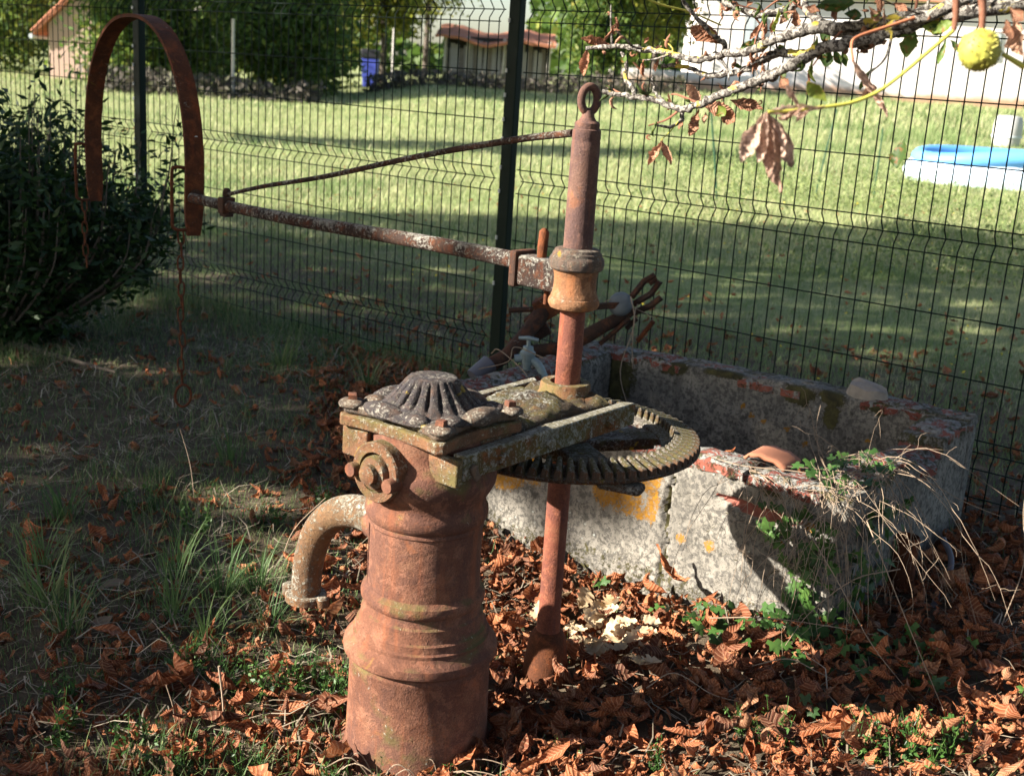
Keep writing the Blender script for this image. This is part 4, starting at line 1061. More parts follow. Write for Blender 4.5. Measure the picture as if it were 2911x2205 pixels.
# ================================================================== TREES
def leafcards(C, size, rg, tint=None, droop=0.3, wr=(0.32, 0.5)):
    """quads folded along the middle: C (N,3) centres, size (N,)"""
    n = len(C)
    d = rg.standard_normal((n, 3)); d[:, 2] -= droop; d /= np.linalg.norm(d, axis=1)[:, None]
    e = np.cross(d, rg.standard_normal((n, 3))); e /= np.linalg.norm(e, axis=1)[:, None]
    L = size[:, None]; Wd = (size * rg.uniform(*wr, n))[:, None]
    nn = np.cross(d, e)
    p0 = C - d * L * 0.5; p1 = C + e * Wd * 0.5 + nn * Wd * 0.15; p2 = C + d * L * 0.5; p3 = C - e * Wd * 0.5 + nn * Wd * 0.15
    vs = np.stack([p0, p1, p2, p3], 1).reshape(-1, 3)
    fs = np.arange(4 * n).reshape(n, 4)
    t = np.repeat(rg.random(n) if tint is None else tint, 4)
    return vs, fs, t
def crown_points(n, rx, ry, rz, rg, clumps=26, spread=0.32):
    cs = rg.standard_normal((clumps, 3)); cs /= np.linalg.norm(cs, axis=1)[:, None]; cs *= rg.uniform(0.35, 1.0, clumps)[:, None] ** 0.6
    k = rg.integers(0, clumps, n)
    p = cs[k] + rg.standard_normal((n, 3)) * spread * rg.uniform(0.6, 1.2, clumps)[k][:, None]
    return p * np.array([rx, ry, rz]), cs * np.array([rx, ry, rz])
def tree(name, x, y, h, rx, rz, base, n, leaf, label, group, mt='leaf_tree', seed=0, trunk_r=0.14, ry=None):
    rg = np.random.default_rng(seed)
    z = gz1(x, y)
    e = empty(name, (x, y, z)); tag(e, label, 'tree', group)
    ry = ry or rx
    cz = base + rz
    P, cs = crown_points(n, rx, ry, rz, rg)
    P[:, 2] = np.maximum(P[:, 2], -rz * 1.15)
    P += np.array([0, 0, cz])
    vs, fs, tt = leafcards(P, rg.uniform(0.6, 1.3, n) * leaf, rg)
    link('crown', npmesh('crown', vs, fs, M[mt], False, {'tint': tt}), e)
    tb = MB(); tb.tube([(0, 0, -0.3), (0.05, 0, cz * 0.4), (rg.uniform(-.2, .2), 0, cz), (rg.uniform(-.3, .3), 0, cz + rz * 0.5)], [trunk_r * 1.2, trunk_r, trunk_r * 0.7, trunk_r * 0.25], 10)
    tb.build('trunk', M['trunk'], e, 60)
    for c in cs[:9]:
        s = Vector((0.05, 0, max(0.4, cz * rg.uniform(0.35, 0.9)))); en_ = Vector(c) + Vector((0, 0, cz))
        MB().tube([s, (s + en_) / 2 + Vector((0, 0, -0.15)), en_], [trunk_r * 0.45, trunk_r * 0.3, trunk_r * 0.12], 6).build('limb', M['trunk'], e, 60)
    return e
for k, (x, y, rx, rz, base, mt, leaf, lab) in enumerate([
    (-21.8, 49.5, 2.6, 3.0, 0.1, 'leaf_tree', 0.24, 'leafy tree left of the brick house at the picture edge'),
    (-24.0, 52.0, 4.5, 4.5, 0.4, 'leaf_yellowtree', 0.26, 'pale green tree rising behind the brick house'),
    (-13.6, 47.2, 2.3, 2.9, 0.5, 'leaf_tree', 0.24, 'dark tree crowding the doorway of the brick house'),
    (-11.6, 41.0, 2.4, 2.6, 0.25, 'leaf_tree', 0.22, 'dense dark tree right of the brick house doorway'),
    (-9.8, 44.5, 2.5, 3.1, 0.3, 'leaf_tree', 0.24, 'broad dark green tree behind the pale concrete post'),
    (-8.9, 47.5, 2.0, 2.7, 0.7, 'leaf_tree', 0.24, 'green tree left of the blue bin with gaps of light'),
    (-11.0, 58.0, 4.0, 4.6, 0.8, 'leaf_yellowtree', 0.28, 'tall sunlit tree rising behind the dark hedge trees'),
    (-7.0, 57.5, 1.9, 2.4, 2.6, 'leaf_yellowtree', 0.26, 'bright yellow green tree above the blue bin'),
    (-5.6, 64.0, 1.9, 2.4, 3.6, 'leaf_yellowtree', 0.26, 'light green tree overhanging the shed roof on its left'),
    (2.7, 51.5, 1.2, 2.3, 0.5, 'leaf_tree', 0.22, 'dark tree just right of the middle fence post'),
    (3.6, 53.0, 1.7, 2.6, 1.5, 'leaf_yellowtree', 0.24, 'sunlit tree with a bare leaning trunk above the low garden wall'),
    (5.4, 56.0, 1.9, 2.4, 2.0, 'leaf_yellowtree', 0.26, 'yellow green tree against the left end of the white house'),
    (-8.4, 43.0, 2.0, 2.2, 0.05, 'leaf_tree', 0.24, 'low dark bushy tree right of the pale concrete post'), (-12.9, 39.5, 1.7, 1.6, 0.0, 'leaf_tree', 0.22, 'low dark bush below the hedge trees left of the concrete post')]):
    tree('garden_tree', x, y, 0, rx * 0.9, rz * 0.92, base * (0.4 if base < 1.2 else 1.0), 7000, leaf * 1.15, lab, 'trees along the far edge of the meadow', mt, 40 + k)
# dry undergrowth along the far hedge
rg = np.random.default_rng(77)
n = 9000
bx = rg.uniform(-13, 6, n); by = np.where(bx < -6.5, 36.5 + (bx + 13) * 0.2, 49) + rg.normal(0, 0.7, n)
keep = rg.random(n) < 0.4 + 0.6 * fbm(bx * 0.8, by * 0.3, 21)
bx, by = bx[keep], by[keep]
hh = rg.random(len(bx)) ** 1.4 * (0.35 + 0.5 * fbm(bx * 0.5, by * 0, 8))
vs, fs, tt = leafcards(np.stack([bx, by, gz(bx, by) + hh], 1), rg.uniform(0.14, 0.34, len(bx)), rg, None, -0.4)
o = link('undergrowth', npmesh('undergrowth', vs, fs, M['undergrowth'], False, {'tint': tt})); tag(o, 'dry grey undergrowth along the foot of the far trees', 'undergrowth', None, 'stuff')

# wooded skyline far behind
n = 16000
fx = rg.uniform(-0.62, 0.62, n); fy = rg.uniform(95, 120, n)
hmax = np.where(fx < -0.10, 9.0, np.where(fx < -0.005, 2.2, 8.0)) * (0.75 + 0.5 * fbm(fx * 30, fx * 0, 15))
fz = rg.random(n) ** 0.8 * hmax
vs, fs, tt = leafcards(np.stack([fx * fy, fy, gz(fx * fy, fy) + fz], 1), rg.uniform(0.7, 1.5, n), rg, None, 0.2, (0.5, 0.8))
o = link('distant_wood', npmesh('distant_wood', vs, fs, M['leaf_tree'], False, {'tint': tt})); tag(o, 'distant wood closing the view behind the trees', 'wood', None, 'stuff')

# ================================================================== SCRAP PLOUGH AND TAP behind the shaft
SC = {'beam': [(-0.106, 4.2, 0.317), (-0.028, 4.28, 0.353), (0.033, 4.36, 0.413), (0.094, 4.44, 0.488), (0.158, 4.52, 0.538), (0.225, 4.6, 0.591)], 'beam2': [(0.05, 4.35, 0.356), (0.18, 4.37, 0.373), (0.266, 4.39, 0.422), (0.334, 4.41, 0.463), (0.386, 4.43, 0.489), (0.438, 4.45, 0.523)], 'bar': [(-0.032, 4.45, 0.489), (0.079, 4.45, 0.501)], 'bar2': [(0.262, 4.4, 0.531), (0.379, 4.4, 0.547)], 'rod': [(0.319, 4.4, 0.392), (0.423, 4.4, 0.498)], 'rod2': [(0.465, 4.45, 0.402), (0.519, 4.45, 0.485)], 'link': [(0.427, 4.45, 0.569), (0.468, 4.45, 0.632), (0.508, 4.45, 0.659)], 'link2': [(0.436, 4.45, 0.543), (0.499, 4.45, 0.587), (0.528, 4.45, 0.636), (0.514, 4.45, 0.649), (0.488, 4.45, 0.626)], 'link3': [(0.415, 4.42, 0.453), (0.451, 4.42, 0.496)], 'link4': [(0.439, 4.45, 0.509), (0.503, 4.45, 0.543), (0.539, 4.45, 0.577)], 'disc': [(0.387, 4.42, 0.545)], 'block': [(0.101, 4.45, 0.473), (0.119, 4.45, 0.515)], 'tap': [(0.047, 4.05, 0.413), (0.045, 4.05, 0.444), (0.043, 4.05, 0.469), (0.086, 4.05, 0.378), (0.114, 4.05, 0.339)]}
MI = {'stick': [(-2.443, 5.359, 0.02), (-2.23, 5.239, 0.02), (-2.021, 5.111, 0.02), (-1.819, 4.983, 0.02), (-1.687, 4.906, 0.02)], 'pipe': [(1.327, 3.432, 0.0)], 'hose': [(1.311, 3.35, 0.102), (1.323, 3.3, 0.067), (1.307, 3.25, 0.032), (1.266, 3.2, 0.007)]}
pg = empty('rusty_plough', (0.18, 4.40, 0.0)); tag(pg, 'dark rusty old plough of bent bars lying behind the upright shaft', 'plough')
PO = Vector((0.18, 4.40, 0.0))
def rel(pts): return [Vector(p) - PO for p in pts]
bm_ = MB().tube(rel(SC['beam']), [0.030, 0.026, 0.028, 0.034, 0.030, 0.024], 8).build('beam', M['scrap'], pg, 50)
MB().tube([Vector(SC['beam'][0]) - PO + Vector((-0.035, -0.02, -0.03)), Vector(SC['beam'][0]) - PO + Vector((0.02, 0.02, 0.018))], 0.034, 12).build('socket', M['hose'], pg, 50)
MB().tube(rel(SC['beam2']), [0.024, 0.028, 0.030, 0.026, 0.026, 0.02], 8).build('beam', M['scrap'], pg, 50)
MB().tube(rel(SC['bar']), 0.011, 6).build('bar', M['scrap'], pg, 50)
MB().tube(rel(SC['bar2']), 0.016, 4).build('bar', M['scrap'], pg, 50)
for k in ('rod', 'rod2', 'link3'):
    MB().tube(rel(SC[k]), 0.010, 6).build('rod', M['arch'] if k == 'rod2' else M['scrap'], pg, 50)
for k in ('link', 'link2', 'link4'):
    MB().tube(rel(SC[k]), 0.013, 6).build('shackle', M['scrap'], pg, 50)
b_ = Vector(SC['block'][0]) - PO
bk_ = MB(); bk_.box(b_ + Vector((0.012, 0, 0.04)), (0.09, 0.06, 0.085), Matrix.Rotation(-0.6, 3, 'Y')); bk_.build('bracket', M['arch'], pg, None, 0.006)
bk_ = MB(); bk_.box(b_ + Vector((-0.02, 0.0, -0.035)), (0.07, 0.055, 0.10), Matrix.Rotation(-0.6, 3, 'Y')); bk_.build('bracket', M['scrap'], pg, None, 0.006)
MB().lathe([(0.012, -0.022), (0.040, -0.016), (0.047, 0.0), (0.046, 0.012), (0.034, 0.026), (0.012, 0.032)], 22, (-0.25, -0.75, 0.45), tuple(Vector(SC['disc'][0]) - PO)).build('wheel', M['disc'], pg, 50)

T0 = Vector((SC['tap'][0][0], SC['tap'][0][1], 0))
tp_ = empty('garden_tap', (T0.x, T0.y, SC['tap'][0][2] - 0.06)); tag(tp_, 'old grey brass tap on the left corner of the trough behind the pump', 'tap')
MB().lathe([(0.013, -0.08), (0.013, 0.02), (0.022, 0.035), (0.023, 0.055), (0.027, 0.062), (0.027, 0.072), (0.020, 0.078), (0.018, 0.092)], 16).build('body', M['brass'], tp_, 40)
MB().tube(arc([(-0.045, 0, 0.045), (0.0, 0, 0.05), (0.035, -0.01, 0.035), (0.058, -0.015, 0.0), (0.064, -0.017, -0.03)], 5), 0.0145, 12).build('spout', M['brass'], tp_, 60)
MB().lathe([(0.007, 0.09), (0.007, 0.115)], 10).build('stem', M['brass'], tp_, 40)
hd = MB().tube([(-0.034, 0.008, 0.118), (0, 0, 0.122), (0.034, -0.008, 0.118)], [0.006, 0.008, 0.006], 8); hd.build('handle', M['brass'], tp_, 60)
sk_ = MB().tube(arc(MI['stick'], 6), list(np.linspace(0.018, 0.006, 25)), 8).build('fallen_branch', M['stick'], None, 60)
sk_.location = (0, 0, 0); tag(sk_, 'thin dead branch lying on the ground under the bush at the left', 'branch')
cpx = MI['pipe'][0]
cp_ = MB().lathe([(0.034, -0.08), (0.035, 0.10), (0.0345, 0.165), (0.031, 0.168), (0.029, 0.10)], 18).build('rusty_pipe', M['arch'], None, 40); cp_.location = (1.17, 3.245, gz1(1.17, 3.245)); tag(cp_, 'short rusty brown pipe standing against the right end of the trough', 'pipe')
hz_ = MB().tube(arc([(p[0] + 0.0, p[1], max(p[2], gz1(p[0], p[1]) + 0.02)) for p in MI['hose']] + [(1.22, 3.10, gz1(1.22, 3.10) + 0.015)], 6), 0.009, 10).build('hose', M['hose'], None, 60); tag(hz_, 'piece of grey hose curving out beside the trough end', 'hose')

# ================================================================== LEAF SHAPES
def leaf_mesh(L, Wd, curl, fold, twist, rib, seed, ns=10, nt=4, serr=0.0, ragged=0.0):
    r_ = np.random.default_rng(seed)
    s = np.linspace(0, 1, ns); tt = np.linspace(-1, 1, 2 * (nt // 2) + 1)
    w = Wd * (np.sin(np.pi * np.clip(s, 0, 1) ** 1.25) ** 0.85 + 0.03)
    w = w * (1 + ragged * r_.normal(0, 1, ns)); w[-1] = Wd * 0.03
    # centre line: arc with changing curvature
    kap = curl * (1 + 0.8 * np.sin(s * 3 + r_.uniform(0, 6)))
    ang = np.cumsum(kap) / ns
    ang -= ang[ns // 2]
    dx = np.cos(ang) / (ns - 1); dz = np.sin(ang) / (ns - 1)
    cx = np.concatenate([[0], np.cumsum(dx[:-1])]); cz = np.concatenate([[0], np.cumsum(dz[:-1])])
    vs = []
    for i in range(ns):
        T_ = twist * (s[i] - 0.4)
        for t in tt:
            f_ = fold * (1 + 0.3 * math.sin(s[i] * 5 + seed))
            y = w[i] * t * math.cos(f_ * abs(t)); zz = w[i] * abs(t) * math.sin(f_ * abs(t)) + rib * math.sin(s[i] * 30 + abs(t) * 3) * abs(t) * w[i] / Wd + 0.02 * r_.normal() * abs(t)
            y2 = y * math.cos(T_) - zz * math.sin(T_); z2 = y * math.sin(T_) + zz * math.cos(T_)
            vs.append((cx[i] - math.sin(ang[i]) * z2, y2, cz[i] + math.cos(ang[i]) * z2))
    vs = np.array(vs) * L; m_ = len(tt)
    vs[:, 0] -= vs[:, 0].mean(); vs[:, 2] -= vs[:, 2].min()
    ii = np.arange(ns * m_).reshape(ns, m_)
    fs = np.stack([ii[:-1, :-1], ii[1:, :-1], ii[1:, 1:], ii[:-1, 1:]], -1).reshape(-1, 4)
    st = np.stack(np.meshgrid(s, tt, indexing='ij'), -1).reshape(-1, 2)
    return vs, fs, st
def lmesh(name, vfs, mt, k=1.0):
    return npmesh(name, vfs[0] * k, vfs[1], mt, True, {'lu': vfs[2][:, 0], 'lv': vfs[2][:, 1]})
CH = []; LOOK = []
rg = np.random.default_rng(12)
for k in range(22):
    w_, c_, f_ = rg.uniform(0.10, 0.30), rg.uniform(0.3, 6.5), rg.uniform(0.3, 2.2)
    LOOK.append('broad flat' if c_ < 2.2 and w_ > 0.16 else 'narrow rolled' if f_ > 1.5 or w_ < 0.14 else 'tightly curled' if c_ > 4.6 else 'arched')
    CH.append(leaf_mesh(1.0, w_, c_, f_, rg.uniform(-2.4, 2.4), rg.uniform(0.012, 0.035), 300 + k, 10, 4, 0, 0.10))
def rotmats(n, rg, tilt):
    a = rg.uniform(0, 2 * np.pi, n); t = rg.normal(0, tilt, n); r_ = rg.normal(0, tilt, n)
    ca, sa, ct_, st_, cr, sr = np.cos(a), np.sin(a), np.cos(t), np.sin(t), np.cos(r_), np.sin(r_)
    Z = np.zeros(n); O = np.ones(n)
    Rz = np.stack([np.stack([ca, -sa, Z], 1), np.stack([sa, ca, Z], 1), np.stack([Z, Z, O], 1)], 1)
    Ry = np.stack([np.stack([ct_, Z, st_], 1), np.stack([Z, O, Z], 1), np.stack([-st_, Z, ct_], 1)], 1)
    Rx = np.stack([np.stack([O, Z, Z], 1), np.stack([Z, cr, -sr], 1), np.stack([Z, sr, cr], 1)], 1)
    return Rz @ Ry @ Rx
def scatter_leaves(name, variants, C, size, rg, tilt, mt, flip=True):
    n = len(C); k = rg.integers(0, len(variants), n); RM = rotmats(n, rg, tilt)
    if flip:
        fl_ = rg.random(n) < 0.35
        RM[fl_] = RM[fl_] @ np.diag([1.0, -1.0, -1.0])
    V_, F_, T_, S_ = [], [], [], []; off = 0
    for vi, (v, f, st) in enumerate(variants):
        s = np.where(k == vi)[0]
        if not len(s): continue
        vv = np.einsum('nij,vj->nvi', RM[s], v) * size[s][:, None, None] + C[s][:, None, :]
        V_.append(vv.reshape(-1, 3)); F_.append((f[None] + (np.arange(len(s)) * len(v))[:, None, None] + off).reshape(-1, 4)); off += len(s) * len(v)
        T_.append(np.repeat(rg.random(len(s)), len(v))); S_.append(np.tile(st, (len(s), 1)))
    return npmesh(name, np.concatenate(V_), np.concatenate(F_), mt, True, {'tint': np.concatenate(T_), 'lu': np.concatenate(S_)[:, 0], 'lv': np.concatenate(S_)[:, 1]})

# plan masks
def in_trough(x, y, m=0.02):
    r_ = np.ones_like(x, bool)
    for P, Q in ((TD, TA), (TA, TB), (TB, TC), (TC, TD)):
        d = (Q - P) / np.hypot(*(Q - P)); r_ &= (-(x - P[0]) * d[1] + (y - P[1]) * d[0]) > -m
    return r_
def clear_of(x, y):
    ok = ~in_trough(x, y)
    ok &= np.hypot(x - PX, y - PY) > 0.155
    ok &= np.hypot(x - SX, y - SY) > 0.068
    return ok
def in_view(x, y, z, mx=1.04):
    d = np.stack([x, y, z - cam_h], -1)
    X_ = d @ np.array(rt); Y_ = d @ np.array(fw); Z_ = d @ np.array(up)
    sx = X_ / Y_ / (18 / 42.0); sy = Z_ / Y_ / (18 / 42.0) * (1024 / 775)
    return (Y_ > 0.2) & (np.abs(sx) < mx) & (np.abs(sy) < mx)
def fdist(x, y):      # signed distance in front (+) of the fence
    return -((x - F0.x) * V.x + (y - F0.y) * V.y)
def litter_density(x, y):
    d = sstep(-0.62, 0.02, x + 0.16 * (y - 2.3) + 0.35 * (fbm(x * 2.2, y * 2.2, 41) - 0.5))
    d = d * 0.93 + 0.07
    low = sstep(3.1, 2.2, y) * 0.72 * sstep(-2.2, -0.5, x)
    d = np.maximum(d, low * (0.5 + fbm(x * 3, y * 3, 47)))
    patch = sstep(0.5, 0.62, fbm(x * 2.6, y * 2.6, 51)) * 0.26 * sstep(4.6, 2.9, y)
    d = np.maximum(d, patch)
    d = np.maximum(d, 0.8 * np.exp(-(((x + 0.38) / 0.22) ** 2 + ((y - 2.78) / 0.3) ** 2)))
    f = fdist(x, y)
    d = d * (0.22 + 0.78 * sstep(-0.25, 0.35, f))
    d = d * np.where(f < 0, np.exp(f / 1.3) * 0.8, 1)
    return np.clip(d, 0, 1)
rg = np.random.default_rng(31)
n = 52000
x = rg.uniform(-2.4, 3.2, n); y = rg.uniform(1.75, 7.0, n)
keep = (rg.random(n) < litter_density(x, y)) & clear_of(x, y)
x, y = x[keep], y[keep]; z = gz(x, y)
dn = litter_density(x, y)
z = z + rg.random(len(x)) * (0.006 + 0.046 * dn) - 0.004
iv = in_view(x, y, z, 1.15)
x, y, z, dn = x[iv], y[iv], z[iv], dn[iv]
size = rg.gamma(5.0, 0.0125, len(x)).clip(0.022, 0.125)
dist = np.sqrt(x ** 2 + y ** 2 + (z - cam_h) ** 2)
top_layer = z - gz(x, y) > 0.5 * (0.006 + 0.046 * dn) - 0.004
rank = np.where(in_view(x, y, z, 0.98) & top_layer, size / dist, 0)
pick = np.argsort(-rank)[:285]
rest = np.ones(len(x), bool); rest[pick] = False
o = link('leaf_litter', scatter_leaves('leaf_litter', CH, np.stack([x, y, z], 1)[rest], size[rest], rg, 0.55, M['leaf_brown'])); tag(o, 'carpet of curled brown chestnut leaves round the pump and trough', 'leaf litter', None, 'stuff')
LEAFM = [lmesh('fallen_leaf', c, M['leaf_brown']) for c in CH]
for i in pick:
    v_ = int(rg.integers(0, len(LEAFM)))
    o = link('fallen_leaf', LEAFM[v_]); s_ = float(size[i])
    o.location = (x[i], y[i], z[i] + 0.012); o.scale = (s_, s_, s_); o.rotation_euler = (rg.normal(0, 0.45), rg.normal(0, 0.4), rg.uniform(0, 6.28))
    if x[i] > 0.55 and y[i] < 2.45: lab = 'in the sunny drift at the bottom right corner'
    elif x[i] > 0.02 and y[i] < 2.42: lab = 'in the sunny drift along the bottom, right of the pump'
    elif x[i] > 0.80: lab = 'on the shaded floor right of the trough corner'
    elif x[i] > 0.40: lab = 'on the floor before the ivy and the trough wall'
    elif x[i] > -0.02 and y[i] > SY: lab = 'behind the shaft foot, before the trough wall'
    elif x[i] > -0.02: lab = 'between the pump column and the shaft foot'
    elif y[i] > 2.55 and x[i] > -0.6: lab = 'in the litter behind the spout'
    elif x[i] > -0.45: lab = 'in the straw close to the left of the pump base'
    elif x[i] > -0.75: lab = 'in the grass a step left of the pump'
    else: lab = 'in the grass at the lower left corner'
    tag(o, ('large ' if s_ > 0.085 else '') + LOOK[v_] + ' brown leaf ' + lab, 'leaf', 'fallen chestnut leaves')
# pale oak leaves by the shaft foot
ol = []
for i in range(17):
    t_ = i / 16
    w_ = 0.30 * math.sin(math.pi * t_ ** 0.8) ** 0.7 * (1 + 0.32 * math.sin(t_ * 26)) + 0.02
    ol.append((t_ - 0.5, w_))
def oak(seed):
    r_ = np.random.default_rng(seed); vs = []; c_ = r_.uniform(-0.5, 0.8); f_ = r_.uniform(0.0, 0.5)
    for s_, w_ in ol:
        for t_ in (-1, -0.5, 0, 0.5, 1): vs.append((s_, w_ * t_, c_ * s_ * s_ + f_ * abs(t_) * w_ + 0.03 * r_.normal()))
    ii = np.arange(17 * 5).reshape(17, 5)
    return np.array(vs), np.stack([ii[:-1, :-1], ii[1:, :-1], ii[1:, 1:], ii[:-1, 1:]], -1).reshape(-1, 4)
OAK = [npmesh('oak_leaf', *oak(s), M['leaf_oak'], True) for s in range(5)]
for k in range(44):
    a = rg.normal(0, 1, 2)
    ox, oy = 0.29 + 0.075 * a[0], 2.84 + 0.11 * a[1]
    if math.hypot(ox - SX, oy - SY) < 0.08: continue
    o = link('oak_leaf', OAK[k % 5]); s_ = rg.uniform(0.045, 0.075)
    o.location = (ox, oy, gz1(ox, oy) + 0.055 + rg.random() * 0.03); o.scale = (s_, s_, s_); o.rotation_euler = (rg.normal(0, 0.5), rg.normal(-0.1, 0.5), rg.uniform(0, 6.28))
    tag(o, 'pale beige lobed oak leaf in the heap right of the shaft foot', 'leaf', 'pale oak leaves')
# singled-out leaves
def single(kv, loc, size_, rot, lab, mt='leaf_brown'):
    o = link('fallen_leaf', lmesh('fallen_leaf', leaf_mesh(*kv), M[mt])); o.location = loc; o.scale = (size_,) * 3; o.rotation_euler = rot
    tag(o, lab, 'leaf'); return o
single((1.0, 0.10, 3.4, 0.9, 0.3, 0.03, 901), (0.47, 3.13, 0.03), 0.17, (0.2, 0.5, -0.55), 'long arched red brown leaf leaning against the crack of the trough wall')
single((1.0, 0.20, 0.6, 0.3, 0.2, 0.012, 902), (0.70, 2.44, 0.02), 0.11, (0.1, -0.35, 0.7), 'broad flat tan leaf with a stalk on the shaded litter at the lower right')
single((1.0, 0.16, 0.5, 0.25, 0.1, 0.01, 903), (-0.44, 2.31, 0.0), 0.10, (0.3, -0.25, 0.45), 'smooth dark red leaf with a yellow patch in the straw left of the pump base')
single((1.0, 0.21, 1.8, 0.6, 0.4, 0.02, 904), (-1.0, 2.83, 0.02), 0.075, (0.5, -0.2, 0.5), 'pale tan leaf lying in the grass at the far lower left', 'leaf_pale')
single((1.0, 0.20, 1.6, 0.6, 0.5, 0.02, 905), (-0.95, 2.62, 0.02), 0.07, (0.4, -0.3, 0.4), 'yellowish grey leaf in the grass tuft at the lower left', 'leaf_pale')
single((1.0, 0.2, 1.4, 0.5, 0.3, 0.02, 906), (-0.63, 2.66, 0.02), 0.06, (0.3, 0.2, 2.6), 'pale grey leaf lying left of the spout opening', 'leaf_pale')
for k, (lx, ly) in enumerate([(0.80, 3.08), (0.95, 3.02), (0.62, 3.22)]):
    single((1.0, 0.2, 2.5, 0.8, 0.5, 0.02, 910 + k), (lx, ly, TZ0 + 0.05 + TH + 0.012), 0.06, (0.1, 0.1, k * 1.7), ['brown leaf caught on the trough coping beside the tile shard', 'brown leaf caught in the ivy on the trough corner', 'small brown leaf on the near coping left of the tile shard'][k])

# ================================================================== GRASS
def blades(x, y, z, L, Wd, bend, rg, seg=3, tint=None, az=None):
    n = len(x)
    az = rg.uniform(0, 2 * np.pi, n) if az is None else az
    s = np.linspace(0, 1, seg + 1)
    dx, dy = np.cos(az), np.sin(az)
    hor = bend[:, None] * s[None] ** 1.7 * L[:, None]
    ver = L[:, None] * s[None] * np.sqrt(np.clip(1 - (bend[:, None] * s[None] ** 0.8) ** 2 * 0.8, 0.05, 1))
    cx = x[:, None] + dx[:, None] * hor; cy = y[:, None] + dy[:, None] * hor; cz = z[:, None] + ver
    w = Wd[:, None] * (1 - s[None] ** 1.6 * 0.93) * 0.5
    ax = -dy[:, None]; ay = dx[:, None]
    Lf = np.stack([cx - ax * w, cy - ay * w, cz], -1); Rt = np.stack([cx + ax * w, cy + ay * w, cz], -1)
    vs = np.stack([Lf, Rt], 2).reshape(n, -1, 3)
    m_ = 2 * (seg + 1)
    base = (np.arange(n) * m_)[:, None, None]
    q = np.array([[2 * k, 2 * k + 1, 2 * k + 3, 2 * k + 2] for k in range(seg)])[None]
    tt = rg.random(n) if tint is None else tint
    return vs.reshape(-1, 3), (base + q).reshape(-1, 4), np.repeat(tt, m_)
rg = np.random.default_rng(91)
# lawn this side of the fence, thicker at the left
n = 210000
x = rg.uniform(-3.4, 2.6, n); y = rg.uniform(1.75, 7.2, n)
f = fdist(x, y)
den = sstep(0.15, -0.75, x + 0.10 * (y - 2.3)) * (0.50 + 0.50 * sstep(0.42, 0.62, fbm(x * 1.9, y * 1.9, 61)))
den = np.maximum(den, 0.9 * np.exp(-(f / 0.35) ** 2) * sstep(0.6, -0.2, x))
den = np.maximum(den, 0.05)
den *= np.where(f > -0.1, 1, 0)
straw = sstep(0.50, 0.62, fbm(x * 1.4 + 9, y * 1.4, 67))
keep = (rg.random(n) < den) & clear_of(x, y) & in_view(x, y, gz(x, y), 1.12)
x, y, straw, f = x[keep], y[keep], straw[keep], f[keep]
tall = np.exp(-(f / 0.5) ** 2)
L = rg.uniform(0.015, 0.050, len(x)) * (1 + 2.2 * tall * rg.random(len(x)) + 0.9 * (fbm(x * 3, y * 3, 71) > 0.62))
tint = np.where(rg.random(len(x)) < 0.20 + 0.5 * straw, rg.uniform(0.78, 1.0, len(x)), rg.uniform(0.02, 0.66, len(x)))
vs, fs, tt = blades(x, y, gz(x, y) - 0.004, L, rg.uniform(0.0018, 0.0038, len(x)), rg.uniform(0.15, 0.95, len(x)), rg, 3, tint)
o = link('grass', npmesh('grass', vs, fs, M['grass'], True, {'tint': tt})); tag(o, 'thin rough grass growing in the shade left of the pump', 'grass', None, 'stuff')
# matted dry straw lying on the ground
n = 16000
x = rg.uniform(-2.4, 1.6, n); y = rg.uniform(1.8, 6.5, n)
keep = (rg.random(n) < 0.15 + 0.85 * sstep(0.45, 0.62, fbm(x * 1.7 + 4, y * 1.7, 83))) & clear_of(x, y) & (fdist(x, y) > 0) & in_view(x, y, gz(x, y), 1.1)
x, y = x[keep], y[keep]
L = rg.uniform(0.03, 0.13, len(x)); az = rg.uniform(0, 6.283, len(x))
w = rg.uniform(0.0009, 0.0022, len(x)); el = rg.normal(0.10, 0.16, len(x))
z0 = gz(x, y) + rg.random(len(x)) * 0.03 + 0.004
d = np.stack([np.cos(az) * np.cos(el), np.sin(az) * np.cos(el), np.sin(el)], 1); e_ = np.stack([-np.sin(az), np.cos(az), np.zeros(len(x))], 1)
p = np.stack([x, y, z0], 1); bnd = np.stack([np.zeros(len(x)), np.zeros(len(x)), rg.normal(0, 0.012, len(x))], 1) + e_ * rg.normal(0, 0.014, len(x))[:, None]
a0 = p; a1 = p + d * L[:, None] * 0.5 + bnd; a2 = p + d * L[:, None]
vs = np.stack([a0 - e_ * w[:, None], a0 + e_ * w[:, None], a1 - e_ * w[:, None], a1 + e_ * w[:, None], a2 - e_ * w[:, None] * 0.3, a2 + e_ * w[:, None] * 0.3], 1).reshape(-1, 3)
fs = ((np.arange(len(x)) * 6)[:, None, None] + np.array([[0, 1, 3, 2], [2, 3, 5, 4]])[None]).reshape(-1, 4)
o = link('straw', npmesh('straw', vs, fs, M['straw'], False, {'tint': np.repeat(rg.random(len(x)), 6)})); tag(o, 'matted dry straw lying between the leaves', 'straw', None, 'stuff')
